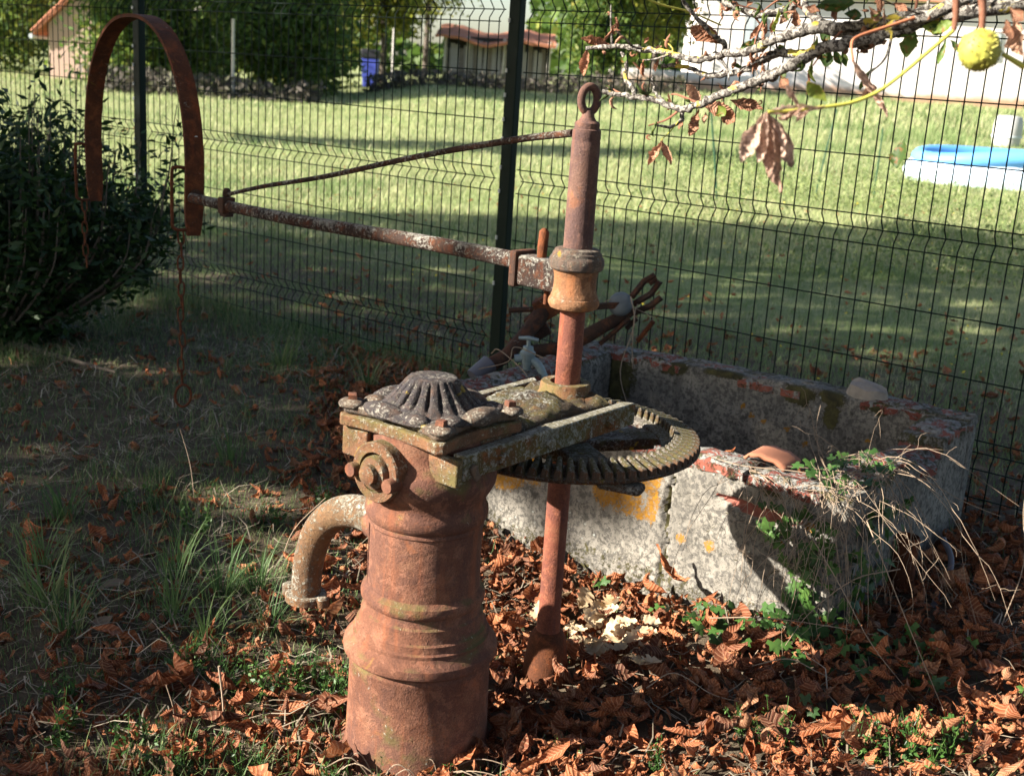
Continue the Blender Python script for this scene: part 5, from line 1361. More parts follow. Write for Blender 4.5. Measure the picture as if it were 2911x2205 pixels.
# coarse grass tufts with arching blades
TUFT = []
for k in range(4):
    m_ = 46
    r0 = rg.random(m_) * 0.05; a0 = rg.uniform(0, 6.28, m_)
    vs, fs, tt = blades(r0 * np.cos(a0), r0 * np.sin(a0), np.zeros(m_) - 0.01, rg.uniform(0.09, 0.21, m_), rg.uniform(0.003, 0.0055, m_), rg.uniform(0.2, 1.0, m_), rg, 5, rg.uniform(0.05, 0.5, m_), a0 + rg.normal(0, 0.6, m_))
    TUFT.append(npmesh('grass_tuft', vs, fs, M['grass'], True, {'tint': tt}))
for k, (tx, ty, s_, lab) in enumerate([(-0.72, 2.86, 1.0, 'large arching grass tuft left of the spout'), (-0.56, 2.70, 0.8, 'grass tuft just left of the spout lip'), (-0.86, 2.95, 0.9, 'grass tuft furthest back of the four left of the spout'), (-1.12, 2.72, 1.15, 'grass tuft at the left edge of the picture, nearer of two'), (-1.22, 2.95, 1.0, 'grass tuft at the left edge of the picture, further of two'), (-0.70, 2.62, 0.8, 'small grass tuft in front of the large one left of the spout'), (-0.95, 3.9, 0.9, 'grass tuft alone in the middle of the shaded lawn'), (-0.35, 4.75, 1.0, 'grass tuft at the fence foot left of the plough'), (-0.62, 4.95, 1.2, 'tall grass tuft at the fence foot behind the lawn'), (-1.05, 5.25, 1.25, 'tall grass tuft below the hanging chain at the fence'), (-0.80, 2.70, 1.0, 'dense grass tuft left of centre in the group by the spout'), (-1.02, 2.58, 1.0, 'grass tuft nearest the lower left corner of the picture'), (-0.64, 2.92, 0.9, 'grass tuft behind the large one left of the spout'), (-1.3, 3.3, 1.1, 'grass tuft at the left edge behind the two others')]):
    o = link('grass_tuft', TUFT[k % 4]); o.location = (tx, ty, gz1(tx, ty)); o.scale = (s_, s_, s_); o.rotation_euler = (0, 0, k * 1.3); tag(o, lab, 'grass tuft', 'grass tufts')
# low weeds: upright stems with small leaves
WEED = []
for k in range(4):
    P_ = []; S_ = []
    st_ = MB()
    for j in range(7):
        bx, by = rg.normal(0, 0.022, 2); lx, ly = rg.normal(0, 0.02, 2); h_ = rg.uniform(0.04, 0.10)
        st_.tube([(bx, by, -0.005), (bx + lx, by + ly, h_)], [0.0012, 0.0007], 4)
        m_ = 18; s = rg.random(m_)
        P_.append(np.stack([bx + lx * s + rg.normal(0, 0.007, m_), by + ly * s + rg.normal(0, 0.007, m_), h_ * s], 1)); S_.append(rg.uniform(0.010, 0.022, m_) * (1.15 - 0.6 * s))
    vs, fs, tt = leafcards(np.concatenate(P_), np.concatenate(S_), rg, None, -0.2)
    WEED.append((npmesh('foliage', vs, fs, M['leaf_ivy'], False, {'tint': tt * 0.5 + 0.45}), st_.mesh('stem', M['leaf_ivy'], 60)))
wl_ = [(-0.56, 2.42, 1.0), (-0.50, 2.36, 1.1), (-0.62, 2.40, 1.0), (-0.44, 2.44, 1.0), (-0.36, 2.38, 0.9), (-0.34, 2.46, 1.0), (-0.40, 2.50, 0.9), (-0.70, 2.46, 1.1), (-0.86, 2.15, 1.2), (-0.72, 2.10, 1.1), (-0.60, 2.08, 1.0), (-0.48, 2.10, 0.9), (-0.92, 2.30, 1.1), (-0.30, 2.08, 0.8), (0.86, 2.28, 1.2), (0.92, 2.24, 1.2), (0.80, 2.26, 1.0), (0.62, 2.30, 1.0), (0.55, 2.33, 0.8), (0.98, 2.30, 1.1), (0.35, 2.20, 0.8), (0.14, 2.22, 0.7), (1.02, 2.62, 0.9), (-0.9, 3.25, 1.2), (-0.7, 3.35, 1.1), (-0.55, 3.5, 1.1), (-1.1, 3.4, 1.1), (-0.2, 2.07, 0.8), (-0.07, 2.11, 0.7)]
for k, (wx, wy, s_) in enumerate(wl_):
    e = empty('weed', (wx, wy, gz1(wx, wy) + 0.006)); e.scale = (s_,) * 3; e.rotation_euler = (0, 0, k * 2.1)
    if wx > 0.3: lab = 'low green weed in the sunny leaf drift at the lower right'
    elif wy > 3: lab = 'low green weed in the shaded lawn behind the spout'
    elif wy < 2.2: lab = 'low green weed along the bottom edge left of and before the pump base'
    else: lab = 'low green weed in the straw between spout and pump base'
    tag(e, lab, 'weed', 'low weeds')
    link('foliage', WEED[k % 4][0], e); link('stem', WEED[k % 4][1], e)
# dry stalks standing in the litter
for k, (sx, sy, h_, lx, ly, lab) in enumerate([(-0.555, 2.23, 0.165, -0.012, 0.0, 'single pale dry stalk standing upright left of the pump base'), (-0.66, 2.24, 0.10, -0.02, 0.0, 'short pale dry stalk left of the tall one'), (0.63, 2.70, 0.06, 0.02, 0.0, 'short dry stalk in the litter before the trough corner'), (-0.98, 3.55, 0.22, -0.05, 0.02, 'grass stalk leaning left in the middle of the shaded lawn'), (-0.62, 3.12, 0.19, 0.12, 0.02, 'grass stalk with seed head leaning right behind the spout')]):
    pts = arc([(0, 0, -0.01), (lx * 0.3, ly * 0.3, h_ * 0.5), (lx, ly, h_)], 4)
    o = MB().tube(pts, list(np.linspace(0.0016, 0.0026 if k == 0 else 0.0010, len(pts))), 6).build('dry_stalk', M['stem_dry'], None, 60); o.location = (sx, sy, gz1(sx, sy)); tag(o, lab, 'stalk')
# tangle of dry stems round the pump foot
tg = empty('dry_tangle', (-0.30, 2.16, gz1(-0.30, 2.16))); tag(tg, 'tangle of pale dry stems round the foot of the pump', 'dry stems')
for k in range(16):
    a = rg.uniform(-0.3, 2.6); l_ = rg.uniform(0.10, 0.24); sx, sy = rg.uniform(-0.10, 0.22), rg.uniform(-0.07, 0.03)
    pts = arc([(sx, sy, 0.0), (sx + math.cos(a) * l_ * 0.4, sy + math.sin(a) * l_ * 0.15 - 0.03, rg.uniform(0.02, 0.08)), (sx + math.cos(a) * l_ * 0.8, sy + math.sin(a) * l_ * 0.2 - 0.04, rg.uniform(0.02, 0.06)), (sx + math.cos(a) * l_, sy + math.sin(a) * l_ * 0.25 - 0.05, rg.uniform(0.0, 0.03))], 4)
    MB().tube(pts, list(np.linspace(0.0016, 0.0008, len(pts))), 5).build('stem', M['stem_dry'], tg, 60)
# meadow
def meadow(n, ylo, yhi, Lr, Wr, seg, seed, pw=1.0):
    rg = np.random.default_rng(seed)
    y = ylo + (yhi - ylo) * rg.random(n) ** pw; x = rg.uniform(-0.52, 0.56, n) * y
    f = fdist(x, y); z = gz(x, y)
    keep = (f < 0.05) & in_view(x, y, z + 0.05, 1.03)
    x, y, z = x[keep], y[keep], z[keep]
    q = fbm(x * 0.5, y * 0.5, 101); q2 = fbm(x * 2.1, y * 2.1, 103)
    right = sstep(0.05, 0.22, x / y) * sstep(9.5, 13, y)
    L = rg.uniform(*Lr, len(x)) * (0.6 + 0.8 * q2) * (1 + 1.6 * right * sstep(0.45, 0.62, q))
    dry = sstep(0.52, 0.66, fbm(x * 0.28 + 5, y * 0.75, 107))
    near = sstep(-4.2, -1.0, f[keep]) 
    tint = np.clip(0.42 + 0.50 * near * (0.5 + q2) + 1.3 * (0.55 * q + 0.45 * q2 - 0.5) + 0.30 * dry + rg.normal(0, 0.16, len(x)), 0.01, 0.99)
    return blades(x, y, z - 0.01, L, rg.uniform(*Wr, len(x)), rg.uniform(0.2, 0.9, len(x)), rg, seg, tint)
parts = [meadow(95000, 4.0, 9.5, (0.025, 0.070), (0.002, 0.0045), 2, 1, 0.8), meadow(120000, 9.0, 18, (0.04, 0.11), (0.004, 0.010), 2, 2, 0.8), meadow(90000, 17, 34, (0.06, 0.15), (0.009, 0.02), 1, 3, 0.8), meadow(60000, 32, 62, (0.07, 0.18), (0.02, 0.05), 1, 4, 0.9)]
off = 0; V_, F_, T_ = [], [], []
for v, f, t_ in parts:
    V_.append(v); F_.append(f + off); T_.append(t_); off += len(v)
o = link('meadow_grass', npmesh('meadow_grass', np.concatenate(V_), np.concatenate(F_), M['meadow'], True, {'tint': np.concatenate(T_)})); tag(o, 'short pale meadow grass beyond the wire fence', 'grass', None, 'stuff')
# leafy weeds in the sunny right part of the meadow
n = 60000
y = 8.5 + 13 * rg.random(n) ** 0.8; x = y * rg.uniform(0.02, 0.5, n)
q = fbm(x * 0.9, y * 0.9, 131)
keep = rg.random(n) < sstep(0.50, 0.70, q) * sstep(0.02, 0.2, x / y)
x, y, q = x[keep], y[keep], q[keep]
hh = rg.random(len(x)) * 0.38 * sstep(0.45, 0.7, q)
vs, fs, tt = leafcards(np.stack([x, y, gz(x, y) + hh], 1), rg.uniform(0.025, 0.055, len(x)), rg, None, -0.5)
o = link('tall_weeds', npmesh('tall_weeds', vs, fs, M['leaf_weed'], False, {'tint': tt})); tag(o, 'pale leafy weeds in the sunny meadow at the right', 'weeds', None, 'stuff')
# fallen leaves and yellow flowers on the meadow
n = 2600
y = 4.0 + 17 * rg.random(n) ** 2.0; x = y * rg.uniform(-0.48, 0.52, n)
keep = (fdist(x, y) < -0.05) & (rg.random(n) < 0.35 + 0.65 * sstep(0.45, 0.65, fbm(x * 0.35, y * 0.8, 141)))
x, y = x[keep], y[keep]
o = link('meadow_leaves', scatter_leaves('meadow_leaves', CH[:6], np.stack([x, y, gz(x, y) + 0.02], 1), rg.uniform(0.05, 0.10, len(x)), rg, 0.4, M['leaf_brown'])); tag(o, 'brown leaves scattered over the meadow beyond the fence', 'leaf litter', None, 'stuff')
n = 260
y = 5 + 12 * rg.random(n); x = y * rg.uniform(-0.1, 0.5, n); keep = fdist(x, y) < -0.1; x, y = x[keep], y[keep]
vs, fs, tt = leafcards(np.stack([x, y, gz(x, y) + rg.uniform(0.05, 0.12, len(x))], 1), rg.uniform(0.018, 0.03, len(x)), rg)
o = link('yellow_flowers', npmesh('yellow_flowers', vs, fs, M['flower'], False, {'tint': tt})); tag(o, 'small yellow flowers dotted over the meadow', 'flowers', None, 'stuff')

# ================================================================== BUSH
bu = empty('evergreen_bush', (-2.52, 5.45, gz1(-2.52, 5.45))); tag(bu, 'large dark evergreen bush behind the arch at the left edge', 'bush')
rg = np.random.default_rng(55)
P_ = []; D_ = []
stems = MB(); sh_ends = []
for k in range(190):
    a = rg.uniform(0, 6.28); r0 = rg.random() ** 0.5
    ex, ey = r0 * 0.95 * math.cos(a), r0 * 0.55 * math.sin(a)
    top = (1.12 - 0.26 * r0 ** 2) * rg.uniform(0.72, 1.05) + (0.28 if rg.random() < 0.12 else 0)
    if ex > 0.4: top *= 0.95
    s0 = Vector((ex * 0.25, ey * 0.25, 0)); e0 = Vector((ex, ey, top))
    mid = (s0 + e0) / 2 + Vector((ex * 0.25, ey * 0.25, 0.05))
    pts = arc([s0, mid, e0], 6)
    stems.tube(pts, list(np.linspace(0.008, 0.002, len(pts))), 5)
    m_ = 125
    t_ = rg.random(m_) ** 0.95
    idx_ = np.clip((t_ * (len(pts) - 1)).astype(int), 0, len(pts) - 2)
    base_ = np.array([pts[i] for i in idx_])
    P_.append(base_ + rg.normal(0, 0.065, (m_, 3)))
P_ = np.concatenate(P_); P_[:, 2] = np.maximum(P_[:, 2], 0.02)
n = len(P_)
d = rg.standard_normal((n, 3)); d[:, 2] = np.abs(d[:, 2]) * 0.8 - 0.1; d /= np.linalg.norm(d, axis=1)[:, None]
e_ = np.cross(d, rg.standard_normal((n, 3))); e_ /= np.linalg.norm(e_, axis=1)[:, None]; nn_ = np.cross(d, e_)
Ln = rg.uniform(0.038, 0.074, n)[:, None]; Wn = Ln * 0.17
vs = np.stack([P_, P_ + d * Ln * 0.4 + e_ * Wn + nn_ * Wn * 0.4, P_ + d * Ln, P_ + d * Ln * 0.4 - e_ * Wn + nn_ * Wn * 0.4], 1).reshape(-1, 3)
link('foliage', npmesh('foliage', vs, np.arange(4 * n).reshape(n, 4), M['leaf_bush'], False, {'tint': np.repeat(rg.random(n), 4)}), bu)
stems.build('stems', M['stick'], bu, 60)

# ================================================================== IVY AND DRY CLIMBER on the trough corner
def ivy_leaf(seed):
    r_ = np.random.default_rng(seed)
    out = [(0, 0), (-0.35, -0.30), (-0.62, -0.05), (-0.42, 0.18), (-0.55, 0.55), (-0.22, 0.48), (0, 1.0), (0.22, 0.48), (0.55, 0.55), (0.42, 0.18), (0.62, -0.05), (0.35, -0.30)]
    vs = [(0, 0.22, 0.06)] + [(x + r_.normal(0, 0.03), y + r_.normal(0, 0.03), -0.10 * (x * x) + r_.normal(0, 0.04)) for x, y in out]
    fs = [(0, 1 + i, 1 + (i + 1) % 12) for i in range(12)]
    b = MB().add(vs, fs)
    return b.mesh('leaf', M['leaf_ivy'], 180)
IVY = [ivy_leaf(k) for k in range(5)]
iv = empty('ivy', (TA[0], TA[1], gz1(*TA))); tag(iv, 'green ivy climbing over the right front corner of the trough', 'ivy')
rg = np.random.default_rng(66)
AT = Vector((TA[0], TA[1], 0))
nA = Vector((-V.x, -V.y, 0)); eD = Vector((ed[0], ed[1], 0)); eN = Vector((U.x, U.y, 0))
def add_ivy(p, nrm, s_):
    o = link('leaf', IVY[rg.integers(0, 5)], iv)
    nrm = (nrm + Vector(rg.normal(0, 0.35, 3))).normalized()
    q = nrm.to_track_quat('Z', 'Y'); dn = Vector((0, 0, -1)); t_ = (dn - nrm * dn.dot(nrm))
    if t_.length < 0.1: t_ = Vector((rg.normal(), rg.normal(), 0))
    t_.normalize(); b_ = t_.cross(nrm)
    m_ = Matrix((b_, t_, nrm)).transposed().to_4x4()
    o.matrix_local = Matrix.Translation(p - iv.location) @ m_ @ Matrix.Rotation(rg.normal(0, 0.5), 4, 'Z') @ Matrix.Scale(s_, 4)
gz0 = gz1(*TA)
for k in range(170):      # cloth of leaves at the corner, both faces
    s_ = rg.random() ** 1.3; z_ = rg.random() ** 0.8 * 0.33
    if rg.random() < 0.5: p = AT - U * (s_ * 0.26 * (0.35 + z_ * 2)) + nA * rg.uniform(0.015, 0.05) + Vector((0, 0, z_ + gz0)); add_ivy(p, nA, rg.uniform(0.020, 0.036))
    else: p = AT + eD * (s_ * 0.34) + eN * rg.uniform(0.015, 0.06) + Vector((0, 0, z_ + gz0)); add_ivy(p, eN, rg.uniform(0.022, 0.04))
for k in range(55):      # on top of the coping
    p = AT + eD * rg.uniform(0.0, 0.32) - eN * rg.uniform(-0.02, 0.16) + Vector((0, 0, TZ0 + TH + 0.05 + rg.uniform(0.02, 0.06))); add_ivy(p, Vector((-0.2, -0.5, 1)), rg.uniform(0.016, 0.03))
for k in range(110):      # spreading over the ground
    a = rg.normal(0, 1, 2); p = AT + nA * (0.14 + 0.09 * a[0]) - U * (0.02 + 0.17 * a[1]); p.z = gz1(p.x, p.y) + rg.uniform(0.03, 0.075); add_ivy(p, Vector((-0.1, -0.5, 1)), rg.uniform(0.022, 0.042))
for px_, py_ in [(0.53, 2.98), (0.62, 2.95), (0.66, 2.90), (0.69, 2.94), (0.72, 2.88), (0.30, 3.22), (1.02, 2.60), (1.06, 2.55), (0.72, 2.42), (1.0, 2.34)]:
    for j in range(3):
        p = Vector((px_ + rg.normal(0, 0.015), py_ + rg.normal(0, 0.015), 0)); p.z = gz1(p.x, p.y) + rg.uniform(0.03, 0.07); add_ivy(p, Vector((-0.2, -0.6, 1)), rg.uniform(0.018, 0.034))
dc = empty('dry_climber', (TA[0], TA[1], gz1(*TA))); tag(dc, 'bare dry climbing stems hanging over the trough corner and the ivy', 'dry climber')
def stemline(p0, p1, sag, r_=0.0018):
    p0 = Vector(p0); p1 = Vector(p1)
    m1 = p0.lerp(p1, 0.35) + Vector((rg.normal(0, 0.015), rg.normal(0, 0.015), sag)); m2 = p0.lerp(p1, 0.7) + Vector((rg.normal(0, 0.02), rg.normal(0, 0.02), sag * 0.4))
    return arc([p0, m1, m2, p1], 5)
zt_ = TZ0 + TH + 0.05
def walk(p, d, n, step, jit, grav, zmin_off=0.01):
    out = [Vector(p)]
    d = Vector(d).normalized()
    for i in range(n):
        d = (d + Vector(rg.normal(0, jit, 3)) + Vector((0, 0, grav))).normalized()
        q = out[-1] + d * step
        q.z = max(q.z, gz1(q.x, q.y) + zmin_off)
        out.append(q)
    return out
for k in range(105):
    if k % 3 == 0: p0 = AT - U * rg.uniform(0.0, 0.30) + nA * rg.uniform(0.0, 0.03) + Vector((0, 0, zt_ + rg.uniform(0.0, 0.03)))
    else: p0 = AT + eD * rg.uniform(-0.02, 0.34) - eN * rg.uniform(-0.03, 0.13) + Vector((0, 0, zt_ + rg.uniform(0.01, 0.06)))
    d0 = nA * rg.uniform(0.0, 1.0) + eN * rg.uniform(-0.3, 0.9) + Vector((0, 0, rg.uniform(-0.5, 0.5)))
    pts = walk(p0, d0, int(rg.integers(8, 19)), 0.032, 0.13, -0.10 - 0.10 * rg.random())
    pts = [p - dc.location for p in pts]
    r0 = rg.uniform(0.0006, 0.0013)
    o = MB().tube(pts, list(np.linspace(r0, r0 * 0.5, len(pts))), 5).build('stem', M['stem_dry'], dc, 60)
    for j in range(3):
        i = int(rg.integers(3, len(pts) - 1)); c = pts[i] + dc.location
        tw = [p - dc.location for p in walk(c, Vector(rg.normal(0, 1, 3)), 4, 0.014, 0.3, -0.05)]
        MB().tube(tw, list(np.linspace(0.0006, 0.0004, len(tw))), 4).build('twiglet', M['stem_dry'], o, 60)
for a, b in [((0.66, 3.06, zt_ + 0.01), (0.86, 2.86, 0.06)), ((0.90, 2.93, zt_ + 0.03), (0.55, 3.17, zt_ + 0.02)), ((1.0, 3.05, zt_ + 0.03), (0.70, 3.10, zt_ + 0.015)), ((0.98, 3.1, zt_ + 0.05), (1.45, 3.30, 0.20)), ((0.9, 2.95, zt_ + 0.03), (1.02, 2.42, 0.03)), ((0.80, 2.90, 0.25), (0.98, 2.50, 0.02)), ((1.35, 2.95, 0.02), (1.50, 3.2, 0.42)), ((0.55, 2.85, 0.03), (0.95, 2.75, 0.06)), ((1.02, 2.85, 0.2), (0.72, 2.72, 0.03)), ((0.62, 2.62, 0.02), (0.80, 2.56, 0.03)), ((0.35, 2.46, 0.03), (0.58, 2.42, 0.03))]:
    pts = [p - dc.location for p in stemline(a, b, rg.uniform(0.0, 0.05))]
    MB().tube(pts, list(np.linspace(0.0017, 0.0009, len(pts))), 6).build('stem', M['stem_dry'], dc, 60)
# withered twigs over the plough and trough back corner
for k, (a, b) in enumerate([((0.10, 4.0, 0.42), (-0.12, 4.02, 0.36)), ((-0.08, 4.1, 0.40), (0.06, 3.9, 0.34)), ((0.42, 4.4, 0.58), (0.43, 4.15, 0.20)), ((0.30, 4.4, 0.52), (0.52, 4.42, 0.50)), ((0.45, 4.42, 0.55), (0.44, 4.30, 0.33))]):
    pts = stemline(a, b, 0.05)
    o = MB().tube(pts, list(np.linspace(0.0022, 0.0012, len(pts))), 6).build('dry_twig', M['stem_dry'], None, 60)
    tag(o, ['pale dry twig arching over the tap', 'pale dry twig crossing the tap from the left', 'dry twig hanging from the plough into the trough corner', 'thin dry twig lying across the plough wheel', 'short dry twig hanging below the plough wheel'][k], 'twig')

# ================================================================== CHESTNUT BRANCH (tree stands outside the picture on the right)
BR = {'b1': [(0.134, 2.35, 1.337), (0.188, 2.324, 1.331), (0.217, 2.297, 1.332), (0.247, 2.271, 1.324), (0.275, 2.244, 1.318), (0.305, 2.218, 1.329), (0.333, 2.191, 1.346), (0.361, 2.165, 1.36), (0.388, 2.138, 1.375), (0.414, 2.112, 1.391), (0.439, 2.085, 1.408), (0.462, 2.059, 1.426), (0.479, 2.032, 1.436), (0.524, 2.006, 1.449), (0.575, 1.979, 1.469), (0.641, 1.953, 1.491), (0.742, 1.926, 1.514), (0.929, 1.9, 1.559)], 'b2': [(0.103, 2.45, 1.416), (0.151, 2.421, 1.423), (0.19, 2.391, 1.423), (0.224, 2.362, 1.419), (0.257, 2.332, 1.414), (0.299, 2.303, 1.406), (0.338, 2.274, 1.417), (0.359, 2.244, 1.421), (0.388, 2.215, 1.426), (0.406, 2.185, 1.441), (0.432, 2.156, 1.454), (0.457, 2.126, 1.464), (0.474, 2.097, 1.467), (0.51, 2.068, 1.461), (0.547, 2.038, 1.467), (0.604, 2.009, 1.485), (0.702, 1.979, 1.509), (0.898, 1.95, 1.571)], 'b3': [(0.248, 2.4, 1.391), (0.268, 2.375, 1.394), (0.298, 2.35, 1.392), (0.317, 2.325, 1.381), (0.346, 2.3, 1.382), (0.376, 2.275, 1.389), (0.397, 2.25, 1.4), (0.417, 2.225, 1.416), (0.435, 2.2, 1.427), (0.456, 2.175, 1.424), (0.474, 2.15, 1.427)], 'b4': [(0.342, 2.3, 1.512), (0.36, 2.283, 1.503), (0.389, 2.267, 1.493), (0.412, 2.25, 1.492), (0.442, 2.233, 1.501), (0.459, 2.217, 1.514), (0.489, 2.2, 1.542)], 'b5': [(0.46, 2.2, 1.528), (0.461, 2.169, 1.506), (0.468, 2.138, 1.487), (0.48, 2.106, 1.476), (0.493, 2.075, 1.468), (0.506, 2.044, 1.469), (0.551, 2.013, 1.478), (0.595, 1.981, 1.492), (0.689, 1.95, 1.522)], 'b6': [(0.17, 2.42, 1.413), (0.182, 2.4, 1.391), (0.179, 2.38, 1.369), (0.192, 2.36, 1.348), (0.195, 2.34, 1.334)], 'b7': [(0.227, 2.34, 1.372), (0.232, 2.337, 1.346), (0.243, 2.333, 1.332), (0.253, 2.33, 1.325)], 'b8': [(0.283, 2.31, 1.317), (0.285, 2.29, 1.298), (0.26, 2.27, 1.283), (0.232, 2.25, 1.287)], 'b9': [(0.349, 2.28, 1.422), (0.343, 2.264, 1.438), (0.326, 2.248, 1.446), (0.292, 2.232, 1.471), (0.259, 2.216, 1.5), (0.245, 2.2, 1.521)], 'b10': [(0.518, 2.05, 1.451), (0.538, 2.012, 1.441), (0.563, 1.975, 1.471), (0.604, 1.938, 1.488), (0.651, 1.9, 1.517)]}
ST = {'s1': [(0.276, 2.28, 1.293), (0.261, 2.265, 1.275), (0.244, 2.25, 1.259)], 's2': [(0.59, 1.5, 1.409), (0.562, 1.5, 1.422)], 's3': [(0.516, 1.55, 1.448), (0.489, 1.543, 1.423), (0.454, 1.536, 1.39), (0.426, 1.529, 1.368), (0.395, 1.521, 1.354), (0.367, 1.514, 1.348), (0.319, 1.507, 1.34), (0.29, 1.5, 1.337)], 's4': [(0.166, 2.2, 1.51), (0.221, 2.233, 1.495), (0.276, 2.267, 1.488), (0.34, 2.3, 1.47)], 's5': [(0.525, 1.5, 1.494), (0.531, 1.5, 1.466), (0.533, 1.5, 1.445)], 's6': [(0.51, 1.55, 1.5), (0.516, 1.55, 1.467), (0.516, 1.55, 1.448)], 's7': [(0.526, 1.75, 1.472), (0.481, 1.738, 1.455), (0.445, 1.725, 1.441), (0.434, 1.712, 1.43), (0.436, 1.7, 1.407)]}
